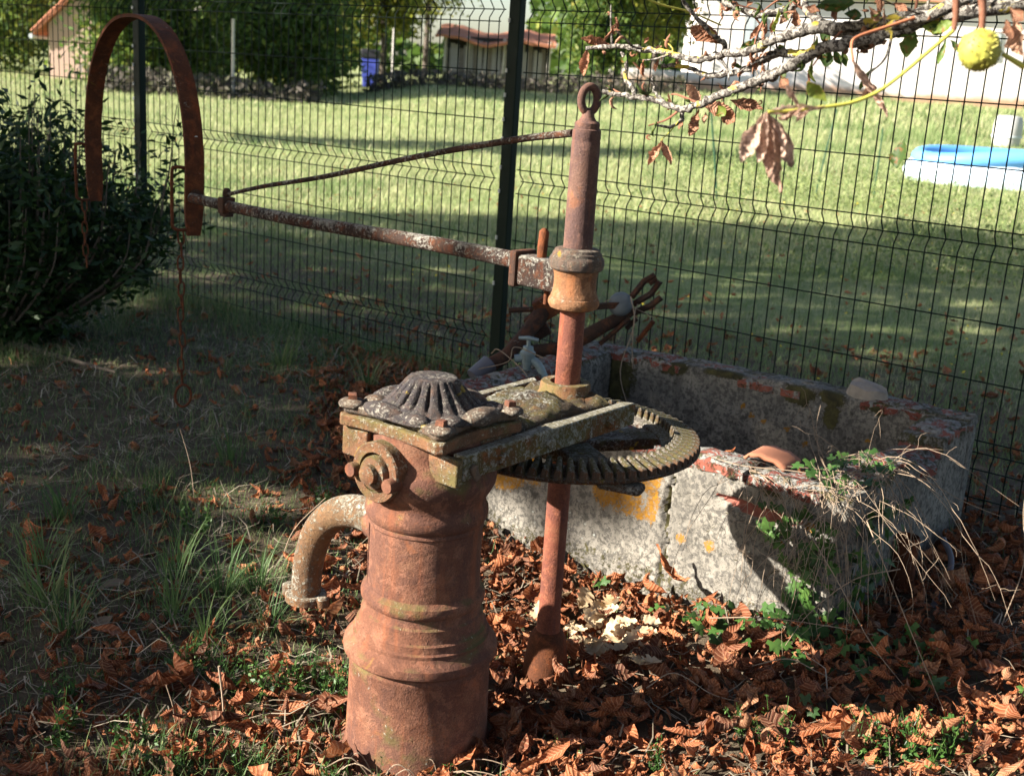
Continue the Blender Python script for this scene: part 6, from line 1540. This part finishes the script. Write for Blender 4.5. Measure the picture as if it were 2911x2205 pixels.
LV = [((0.289, 1.5, 1.337), (0.313, 1.49, 1.241), 0.2, 'c', 0.35), ((0.287, 1.495, 1.336), (0.298, 1.485, 1.259), 0.24, 'c', 0.45), ((0.285, 1.49, 1.336), (0.279, 1.48, 1.277), 0.26, 'c', 0.5), ((0.285, 1.495, 1.336), (0.26, 1.485, 1.275), 0.26, 'c', 0.45), ((0.291, 1.505, 1.337), (0.325, 1.495, 1.271), 0.26, 'c', 0.5), ((0.358, 1.5, 1.349), (0.285, 1.49, 1.337), 0.2, 'c', 0.9), ((0.332, 1.49, 1.345), (0.298, 1.48, 1.333), 0.22, 'c', 0.9), ((0.431, 1.68, 1.407), (0.486, 1.67, 1.336), 0.16, 'c', 0.9), ((0.326, 1.5, 1.345), (0.306, 1.49, 1.368), 0.3, 'c', 0.8), ((0.371, 1.55, 1.353), (0.342, 1.54, 1.374), 0.4, 'g', 0.3), ((0.339, 1.5, 1.343), (0.322, 1.49, 1.328), 0.3, 'c', 0.7), ((0.248, 2.25, 1.26), (0.221, 2.24, 1.213), 0.28, 'c', 0.9), ((0.246, 2.25, 1.258), (0.266, 2.24, 1.216), 0.28, 'c', 0.6), ((0.153, 2.45, 1.425), (0.092, 2.44, 1.438), 0.42, 'c', 0.8), ((0.103, 2.45, 1.416), (0.098, 2.44, 1.365), 0.4, 'c', 0.5), ((0.178, 2.4, 1.409), (0.172, 2.39, 1.393), 0.55, 'g', 0.2), ((0.346, 2.28, 1.437), (0.282, 2.27, 1.464), 0.38, 'c', 0.4), ((0.344, 2.28, 1.434), (0.298, 2.27, 1.462), 0.4, 'c', 0.5), ((0.313, 2.28, 1.328), (0.379, 2.27, 1.314), 0.3, 'c', 0.3), ((0.364, 2.26, 1.338), (0.425, 2.25, 1.327), 0.3, 'c', 0.3), ((0.319, 2.3, 1.331), (0.285, 2.29, 1.358), 0.5, 'c', 0.4), ((0.345, 2.27, 1.327), (0.358, 2.26, 1.31), 0.75, 'g', 0.2), ((0.349, 2.27, 1.318), (0.378, 2.26, 1.301), 0.6, 'c', 0.3), ((0.31, 2.27, 1.319), (0.294, 2.26, 1.27), 0.3, 'c', 0.5), ((0.281, 2.26, 1.295), (0.275, 2.25, 1.281), 0.4, 'c', 0.4), ((0.322, 2.26, 1.314), (0.319, 2.25, 1.294), 0.4, 'c', 0.5), ((0.407, 2.25, 1.48), (0.384, 2.24, 1.448), 0.3, 'c', 0.4), ((0.417, 2.25, 1.45), (0.367, 2.24, 1.43), 0.25, 'g', 0.3), ((0.416, 2.2, 1.484), (0.411, 2.19, 1.457), 0.3, 'c', 0.6), ((0.451, 2.2, 1.504), (0.457, 2.19, 1.466), 0.3, 'c', 0.5), ((0.448, 2.2, 1.498), (0.425, 2.19, 1.473), 0.35, 'c', 0.5), ((0.448, 2.1, 1.499), (0.47, 2.09, 1.494), 0.5, 'c', 0.5), ((0.443, 2.0, 1.494), (0.501, 1.99, 1.503), 0.42, 'g', 0.2), ((0.448, 2.0, 1.497), (0.494, 1.99, 1.515), 0.4, 'g', 0.2), ((0.489, 2.0, 1.486), (0.515, 1.99, 1.484), 0.5, 'g', 0.3), ((0.513, 1.95, 1.496), (0.53, 1.94, 1.475), 0.4, 'c', 0.5), ((0.536, 1.9, 1.5), (0.556, 1.89, 1.49), 0.4, 'c', 0.4), ((0.53, 1.95, 1.491), (0.519, 1.94, 1.477), 0.5, 'g', 0.3), ((0.488, 2.15, 1.461), (0.506, 2.14, 1.447), 0.5, 'g', 0.3), ((0.49, 2.1, 1.448), (0.479, 2.09, 1.419), 0.4, 'g', 0.2), ((0.498, 2.1, 1.434), (0.49, 2.09, 1.405), 0.55, 'g', 0.2), ((0.503, 2.1, 1.435), (0.516, 2.09, 1.41), 0.35, 'g', 0.3), ((0.518, 2.1, 1.435), (0.525, 2.09, 1.407), 0.3, 'g', 0.3), ((0.604, 2.0, 1.472), (0.593, 1.99, 1.425), 0.45, 'g', 0.2), ((0.599, 2.0, 1.463), (0.569, 1.99, 1.456), 0.3, 'g', 0.3), ((0.599, 1.95, 1.472), (0.634, 1.94, 1.471), 0.4, 'g', 0.2), ((0.609, 1.95, 1.475), (0.63, 1.94, 1.463), 0.5, 'g', 0.2), ((0.623, 1.9, 1.454), (0.61, 1.89, 1.417), 0.22, 'g', 0.5), ((0.601, 1.9, 1.46), (0.627, 1.89, 1.479), 0.4, 'g', 0.2), ((0.613, 1.85, 1.45), (0.627, 1.84, 1.433), 0.3, 'g', 0.4), ((0.547, 1.6, 1.446), (0.544, 1.59, 1.415), 0.4, 'c', 0.4), ((0.559, 1.6, 1.451), (0.55, 1.59, 1.418), 0.4, 'c', 0.4), ((0.597, 1.6, 1.468), (0.606, 1.59, 1.445), 0.5, 'c', 0.4), ((0.606, 1.6, 1.467), (0.621, 1.59, 1.422), 0.5, 'c', 0.4), ((0.599, 1.6, 1.483), (0.615, 1.59, 1.467), 0.5, 'c', 0.4), ((0.572, 1.62, 1.444), (0.597, 1.61, 1.412), 0.5, 'g', 0.3), ((0.582, 1.9, 1.302), (0.573, 1.89, 1.257), 0.5, 'g', 0.1), ((0.231, 2.4, 1.423), (0.243, 2.39, 1.43), 0.5, 'c', 0.6), ((0.24, 2.4, 1.407), (0.234, 2.39, 1.383), 0.4, 'c', 0.9), ((0.372, 2.3, 1.414), (0.366, 2.29, 1.395), 0.4, 'c', 0.8), ((0.387, 2.3, 1.399), (0.369, 2.29, 1.401), 0.5, 'g', 0.4), ((0.404, 2.3, 1.426), (0.396, 2.29, 1.416), 0.5, 'c', 0.4), ((0.42, 2.1, 1.386), (0.433, 2.09, 1.364), 0.6, 'c', 0.5), ((0.21, 2.4, 1.431), (0.218, 2.39, 1.444), 0.4, 'c', 0.5), ((0.44, 2.2, 1.438), (0.427, 2.19, 1.431), 0.5, 'g', 0.3), ((0.514, 2.05, 1.457), (0.531, 2.04, 1.463), 0.4, 'c', 0.5), ((0.53, 2.05, 1.446), (0.547, 2.04, 1.431), 0.5, 'c', 0.6), ((0.491, 2.05, 1.477), (0.475, 2.04, 1.492), 0.4, 'c', 0.5), ((0.298, 2.3, 1.5), (0.279, 2.29, 1.486), 0.4, 'c', 0.5), ((0.355, 2.3, 1.509), (0.342, 2.29, 1.496), 0.5, 'c', 0.6), ((0.382, 2.3, 1.505), (0.392, 2.29, 1.514), 0.5, 'c', 0.5)]
CONKER = [0.534, 1.5, 1.425]
ch = empty('chestnut_tree', (3.3, 1.0, gz1(3.3, 1.0))); tag(ch, 'chestnut tree whose lichened branch with withered leaves reaches in at upper right', 'tree')
CO = ch.location
def crel(pts): return [Vector(p) - CO for p in pts]
TR = {'b1': (0.0045, 0.0125), 'b2': (0.004, 0.012), 'b3': (0.0035, 0.008), 'b4': (0.006, 0.007), 'b5': (0.006, 0.009), 'b6': (0.0035, 0.0045), 'b7': (0.002, 0.004), 'b8': (0.0045, 0.002), 'b9': (0.005, 0.003), 'b10': (0.007, 0.010)}
rg = np.random.default_rng(88)
for k, pts in BR.items():
    p = arc(crel(pts), 5)
    r0, r1 = TR[k]
    rad = np.linspace(r0, r1, len(p)) * (1 + 0.16 * np.array([mnoise.noise(Vector((i * 0.55, len(k), 3))) for i in range(len(p))]) + 0.25 * (rg.random(len(p)) < 0.10))
    p = [q + Vector(rg.normal(0, 0.0012, 3)) for q in p]
    MB().tube(p, list(rad), 10).build('branch', M['twig'], ch, 60)
# bough and trunk outside the frame
e1 = Vector(BR['b1'][-1]) - CO; e2 = Vector(BR['b2'][-1]) - CO
MB().tube(arc([(0, 0, -0.2), (-0.05, 0.02, 0.9), (-0.1, 0.1, 2.0), (0.0, 0.0, 3.4), (0.1, 0.1, 5.0)], 5), list(np.linspace(0.24, 0.09, 21)), 16).build('trunk', M['trunk'], ch, 60)
MB().tube(arc([(-0.08, 0.05, 1.5), (-0.7, 0.25, 1.75), e1 * 0.6 + Vector((-0.7, 0.25, 1.75)) * 0.4 + Vector((0, 0, 0.05)), e1], 6), list(np.linspace(0.07, 0.014, 19)), 10).build('limb', M['trunk'], ch, 60)
MB().tube(arc([(-0.09, 0.06, 1.7), (-0.75, 0.35, 2.0), e2 * 0.6 + Vector((-0.75, 0.35, 2.0)) * 0.4 + Vector((0, 0, 0.08)), e2], 6), list(np.linspace(0.06, 0.013, 19)), 10).build('limb', M['trunk'], ch, 60)
SR = {'s1': 0.0011, 's2': 0.0034, 's3': 0.0024, 's4': 0.0018, 's5': 0.0045, 's6': 0.0042, 's7': 0.0022}
for k, pts in ST.items():
    p = arc(crel(pts), 6)
    MB().tube(p, list(np.linspace(SR[k] * 1.15, SR[k] * 0.8, len(p))), 8).build('leaf_stalk', M['bark_red'] if k in ('s5', 's6') else (M['stalk_r'] if k == 's7' else M['stalk_y']), ch, 60)
for k, (a, b, w_, kind, cu) in enumerate(LV):
    a = Vector(a) - CO; b = Vector(b) - CO
    L_ = (b - a).length
    v, f, st = leaf_mesh(1.0, w_ * 0.72, cu * 1.9, 0.25 + cu * 0.9, rg.normal(0, 0.5 + cu * 0.8), 0.03, 500 + k, 18, 8, 0, 0.10 if kind == 'c' else 0.04)
    v = v + (0.030 if kind == 'c' else 0.008) * np.stack([mnoise.noise_vector(Vector(q) * 6 + Vector((k, 0, 0))) for q in v])
    v = v.copy(); v[:, 0] -= v[0:1, 0].mean(); v[:, 2] -= v[3, 2]
    v[:, 0] /= max(v[:, 0].max(), 1e-3)
    X_ = (b - a).normalized(); vw_ = (Vector((0, 0, cam_h)) - CO - a).normalized()
    Zx = (vw_ - sun_d * 1.1 + Vector(rg.normal(0, 0.35, 3))); Zx = (Zx - X_ * Zx.dot(X_)).normalized(); Yx = Zx.cross(X_)
    me = lmesh('leaf', (v * L_, f, st), (M['leaf_chestpale'] if k < 11 else M['leaf_chestnut']) if kind == 'c' else M['leaf_chestgreen'])
    o = link('leaf', me, ch)
    o.matrix_local = Matrix.Translation(a) @ Matrix((X_, Yx, Zx)).transposed().to_4x4()
# side twigs with clusters of curled leaves
CL = [lmesh('leaf', leaf_mesh(1.0, rg.uniform(0.12, 0.2), rg.uniform(2, 6), rg.uniform(0.8, 2.0), rg.normal(0, 1.5), 0.03, 740 + k, 12, 4, 0, 0.1), M['leaf_chestnut'] if k % 4 else M['leaf_chestgreen']) for k in range(10)]
for k in range(30):
    key = ['b1', 'b2', 'b5', 'b3', 'b4', 'b10'][k % 6]
    pts = BR[key]; lo = 1; hi = len(pts) - (4 if key in ('b1', 'b2') else 1)
    i = int(rg.integers(lo, hi)); p = Vector(pts[i]) - CO
    d_ = Vector((rg.normal(-0.3, 0.6), rg.normal(0, 0.4), rg.normal(0.1, 0.7))).normalized() * rg.uniform(0.03, 0.09)
    q1 = p + d_ * 0.5 + Vector(rg.normal(0, 0.008, 3)); q2 = p + d_
    MB().tube(arc([p, q1, q2], 4), list(np.linspace(0.0026, 0.0012, 9)), 6).build('twig', M['twig'] if k % 2 else M['bark_red'], ch, 60)
    for j in range(3 if k % 3 else 2):
        o = link('leaf', CL[int(rg.integers(0, 10))], ch); s_ = rg.uniform(0.022, 0.055)
        o.location = q2 + Vector((rg.normal(0, 0.006), rg.normal(0, 0.006), rg.normal(-0.012, 0.010))); o.scale = (s_,) * 3; o.rotation_euler = (rg.uniform(0, 6.28), rg.normal(1.2, 0.5), rg.uniform(0, 6.28))
# small withered scraps along the twigs
SCR = [lmesh('leaf', leaf_mesh(1.0, 0.3, 3.5, 1.0, 1.0, 0.03, 700 + k, 8, 4), M['leaf_chestnut'] if k % 3 else M['leaf_chestgreen']) for k in range(6)]
for k in range(58):
    key = ['b1', 'b2', 'b3', 'b4', 'b5', 'b10'][k % 6]
    pts = BR[key]; hi = len(pts) - (5 if key in ('b1', 'b2') else 1)
    i = rg.integers(0, hi); p = Vector(pts[i]).lerp(Vector(pts[min(i + 1, len(pts) - 1)]), rg.random()) - CO
    o = link('leaf', SCR[k % 6], ch); s_ = rg.uniform(0.010, 0.032)
    o.location = p + Vector((rg.normal(0, 0.006), rg.normal(0, 0.01), rg.normal(-0.004, 0.010))); o.scale = (s_,) * 3; o.rotation_euler = tuple(rg.uniform(0, 6.28, 3))
# spiny husk
hv = []; n1, n2 = 40, 22; hf = []
for i in range(n2):
    th = math.pi * i / (n2 - 1)
    for j in range(n1):
        ph = 2 * math.pi * j / n1
        d = Vector((math.sin(th) * math.cos(ph), math.sin(th) * math.sin(ph), math.cos(th)))
        hv.append(d * 0.0245 * (1 + 0.06 * mnoise.noise(d * 4)))
for i in range(n2 - 1):
    for j in range(n1):
        jj = (j + 1) % n1; hf.append((i * n1 + j, (i + 1) * n1 + j, (i + 1) * n1 + jj, i * n1 + jj))
hk = MB().add(hv, hf).build('husk', M['husk'], ch, 180); hk.location = Vector(CONKER) - CO
spn = MB()
for k in range(130):
    d = Vector(rg.standard_normal(3)).normalized(); t_ = d.orthogonal().normalized(); b_ = d.cross(t_)
    c = d * 0.0238
    spn.add([c + t_ * 0.0017, c - t_ * 0.0009 + b_ * 0.0015, c - t_ * 0.0009 - b_ * 0.0015, d * 0.0272], [(0, 1, 3), (1, 2, 3), (2, 0, 3)])
so2 = spn.build('spines', M['husk'], hk, None); so2['kind'] = 'stuff'

# ================================================================== SHADE TREES left of the view: unseen crowns, opened along the sun's rays to the lit places
e_p = Vector((-math.sin(SUN_AZ), math.cos(SUN_AZ), 0)); e_q = e_p.cross(sun_d).normalized()
if e_q.z < 0: e_q = -e_q
EP = np.array(e_p); EQ = np.array(e_q); SD = np.array(sun_d)
def pq(P): P = np.atleast_2d(np.asarray(P, float)); return np.stack([P @ EP, P @ EQ], 1)
# sunlit places: (from, to, radius) in metres
LIT = [((-0.157, 2.29, -0.05), (-0.157, 2.29, 0.78), 0.20), ((-0.42, 2.46, 0.20), (-0.20, 2.32, 0.48), 0.10), ((-0.25, 2.15, 0.6), (-0.25, 2.15, 0.66), 0.16),
       ((0.125, 2.65, 0.70), (0.125, 2.65, 1.36), 0.115), ((0.10, 2.66, 0.92), (0.12, 2.65, 0.98), 0.15), ((0.125, 2.65, 0.05), (0.125, 2.65, 0.40), 0.06),
       ((0.36, 2.62, 0.56), (0.30, 2.80, 0.56), 0.075), ((-0.35, 3.12, 0.93), (-0.2, 2.97, 0.95), 0.01),
       ((0.46, 3.24, 0.18), (0.53, 3.18, 0.07), 0.035), ((0.56, 3.16, 0.05), (0.78, 2.98, 0.02), 0.05), ((0.52, 3.18, 0.33), (0.82, 2.95, 0.34), 0.055), ((-0.02, 3.61, 0.01), (0.07, 3.54, -0.02), 0.03), ((0.29, 3.37, 0.01), (0.37, 3.30, -0.02), 0.03), ((0.71, 3.04, 0.27), (0.86, 2.93, 0.24), 0.07),
       ((0.10, 2.42, 1.36), (0.60, 2.0, 1.50), 0.16), ((0.50, 1.8, 1.42), (0.75, 1.6, 1.50), 0.24), ((0.27, 1.5, 1.30), (0.55, 1.5, 1.45), 0.16), ((0.30, 2.25, 1.22), (0.30, 2.25, 1.35), 0.10),
       ((0.95, 3.02, 0.37), (1.10, 3.22, 0.37), 0.035), ((-0.05, 2.48, 0.63), (0.05, 2.62, 0.66), 0.03)]
GLIT = [((0.02, 3.41), (0.06, 2.75), 0.05), ((0.11, 3.40), (0.10, 2.72), 0.04), ((0.26, 3.07), (0.44, 2.93), 0.07), ((0.26, 2.80), (0.40, 2.76), 0.06), ((0.56, 3.12), (0.84, 2.86), 0.055), ((0.56, 2.94), (0.72, 2.81), 0.05), ((0.08, 2.58), (0.25, 2.56), 0.03), ((-0.84, 3.65), (-0.71, 3.49), 0.03), ((-0.52, 3.29), (-0.36, 2.89), 0.05), ((-0.57, 2.25), (-0.28, 2.19), 0.03), ((-0.55, 2.63), (-0.34, 2.47), 0.03), ((0.57, 2.75), (0.75, 2.72), 0.02), ((0.17, 2.14), (1.22, 2.30), 0.10), ((0.2, 1.98), (1.4, 2.15), 0.14)]
LIT += [((a[0], a[1], gz1(*a)), (b[0], b[1], gz1(*b)), r_) for a, b, r_ in GLIT]
rg = np.random.default_rng(23)
for k in range(30):
    gx_, gy_ = rg.uniform(-0.75, 1.0), rg.uniform(2.05, 3.3)
    LIT.append(((gx_, gy_, gz1(gx_, gy_)), (gx_ + rg.normal(0, 0.05), gy_ + rg.normal(0, 0.05), gz1(gx_, gy_)), rg.uniform(-0.045, 0.012)))
segs = [(pq(a)[0], pq(b)[0], r_) for a, b, r_ in LIT]
rg = np.random.default_rng(19)
def sunfree(P, m_):
    v_ = pq(P); keep = np.ones(len(v_), bool)
    for a, b, r_ in segs:
        d = b - a; l2 = d @ d
        s = np.clip(((v_ - a) @ d) / l2, 0, 1) if l2 > 1e-9 else np.zeros(len(v_))
        keep &= np.linalg.norm(v_ - (a + s[:, None] * d), axis=1) > r_ + m_
    return keep
P_, cs = crown_points(9000, 3.4, 3.0, 1.2, rg, 46)  # overhead crown, out of view, added to dim the skylight on the foreground
P_ += np.array([-1.9, 0.1, 4.3])
P_ = P_[P_[:, 2] > 2.75]
P_ = P_[sunfree(P_ + np.array(CO), 0.16)]
vs, fs, tt = leafcards(P_, rg.uniform(0.18, 0.32, len(P_)), rg, None, 0.3, (0.5, 0.8))
link('crown', npmesh('crown', vs, fs, M['leaf_chestnut'], False, {'tint': tt}), ch)
for c in cs[:8]:
    en_ = Vector(c) + Vector((-1.9, 0.1, 4.3)); s0 = Vector((0.05, 0.05, 3.2))
    MB().tube([s0, s0.lerp(en_, 0.5) + Vector((0, 0, -0.1)), en_], [0.05, 0.035, 0.012], 7).build('limb', M['trunk'], ch, 60)
def shade(n, plo, phi, qlo, qhi, tlo, thi, size):
    p = rg.uniform(plo, phi, n); q = rg.uniform(qlo, qhi, n); t_ = rg.uniform(tlo, thi, n)
    ragged = 0.5 * (fbm(q * 1.2, q * 0 + 3, 9) - 0.5)
    keep = (p < phi - 0.9 + 1.6 * fbm(q * 0.9, t_ * 0.4, 13)) 
    pqv = np.stack([p, q], 1)
    for a, b, r_ in segs:
        d = b - a; l2 = d @ d
        s = np.clip(((pqv - a) @ d) / l2, 0, 1) if l2 > 1e-9 else np.zeros(n)
        dist_ = np.linalg.norm(pqv - (a + s[:, None] * d), axis=1)
        keep &= dist_ > r_ + size * 0.36
    P = p[:, None] * EP + q[:, None] * EQ - t_[:, None] * SD
    keep &= P[:, 2] > 2.0
    keep &= (p < 5.2) | (rg.random(n) < np.where(p < 7.0, 0.55, 0.55)) | (p > 15)
    return P[keep]
def shade_tree(name, label, P, size, foot):
    e = empty(name, (foot[0], foot[1], gz1(*foot))); tag(e, label, 'tree', 'shade trees left of the picture')
    off_ = np.array(e.location)
    vs, fs, tt = leafcards(P - off_, rg.uniform(0.8, 1.25, len(P)) * size, rg, None, 0.3, (0.6, 0.95))
    # broad flat leaves for an even shade
    link('crown', npmesh('crown', vs, fs, M['leaf_tree'], False, {'tint': tt}), e)
    c = P.mean(0) - off_
    MB().tube(arc([(0, 0, -0.3), (0.1, 0, 1.5), (c[0] * 0.3, c[1] * 0.3, c[2] * 0.6), tuple(c)], 6), list(np.linspace(0.26, 0.08, 19)), 12).build('trunk', M['trunk'], e, 60)
    return e

P1 = shade(42000, 0.2, 11.2, -1.2, 4.9, 8.0, 13.0, 0.20)
pp = P1 @ EP
shade_tree('shade_tree', 'big tree outside the left edge shading the foreground', P1[pp < 3.6], 0.20, (-9.6, -1.6))
shade_tree('shade_tree', 'tree outside the left edge shading the fence and the bush', P1[(pp >= 3.6) & (pp < 7.2)], 0.20, (-10.4, 2.0))
shade_tree('shade_tree', 'tree outside the left edge shading the near meadow', P1[pp >= 7.2], 0.20, (-11.6, 5.6))
P3 = shade(7000, 37.5, 45.6, 0.6, 8.0, 11.0, 16.0, 0.42)
shade_tree('shade_tree', 'large tree outside the left edge shading the far hedge', P3, 0.42, (-24.5, 35.0))
P2 = shade(2600, 19.6, 21.6, 0.4, 4.9, 8.0, 11.0, 0.26)
shade_tree('shade_tree', 'small tree outside the left edge casting a band of shade across the meadow', P2, 0.26, (-14.6, 16.4))
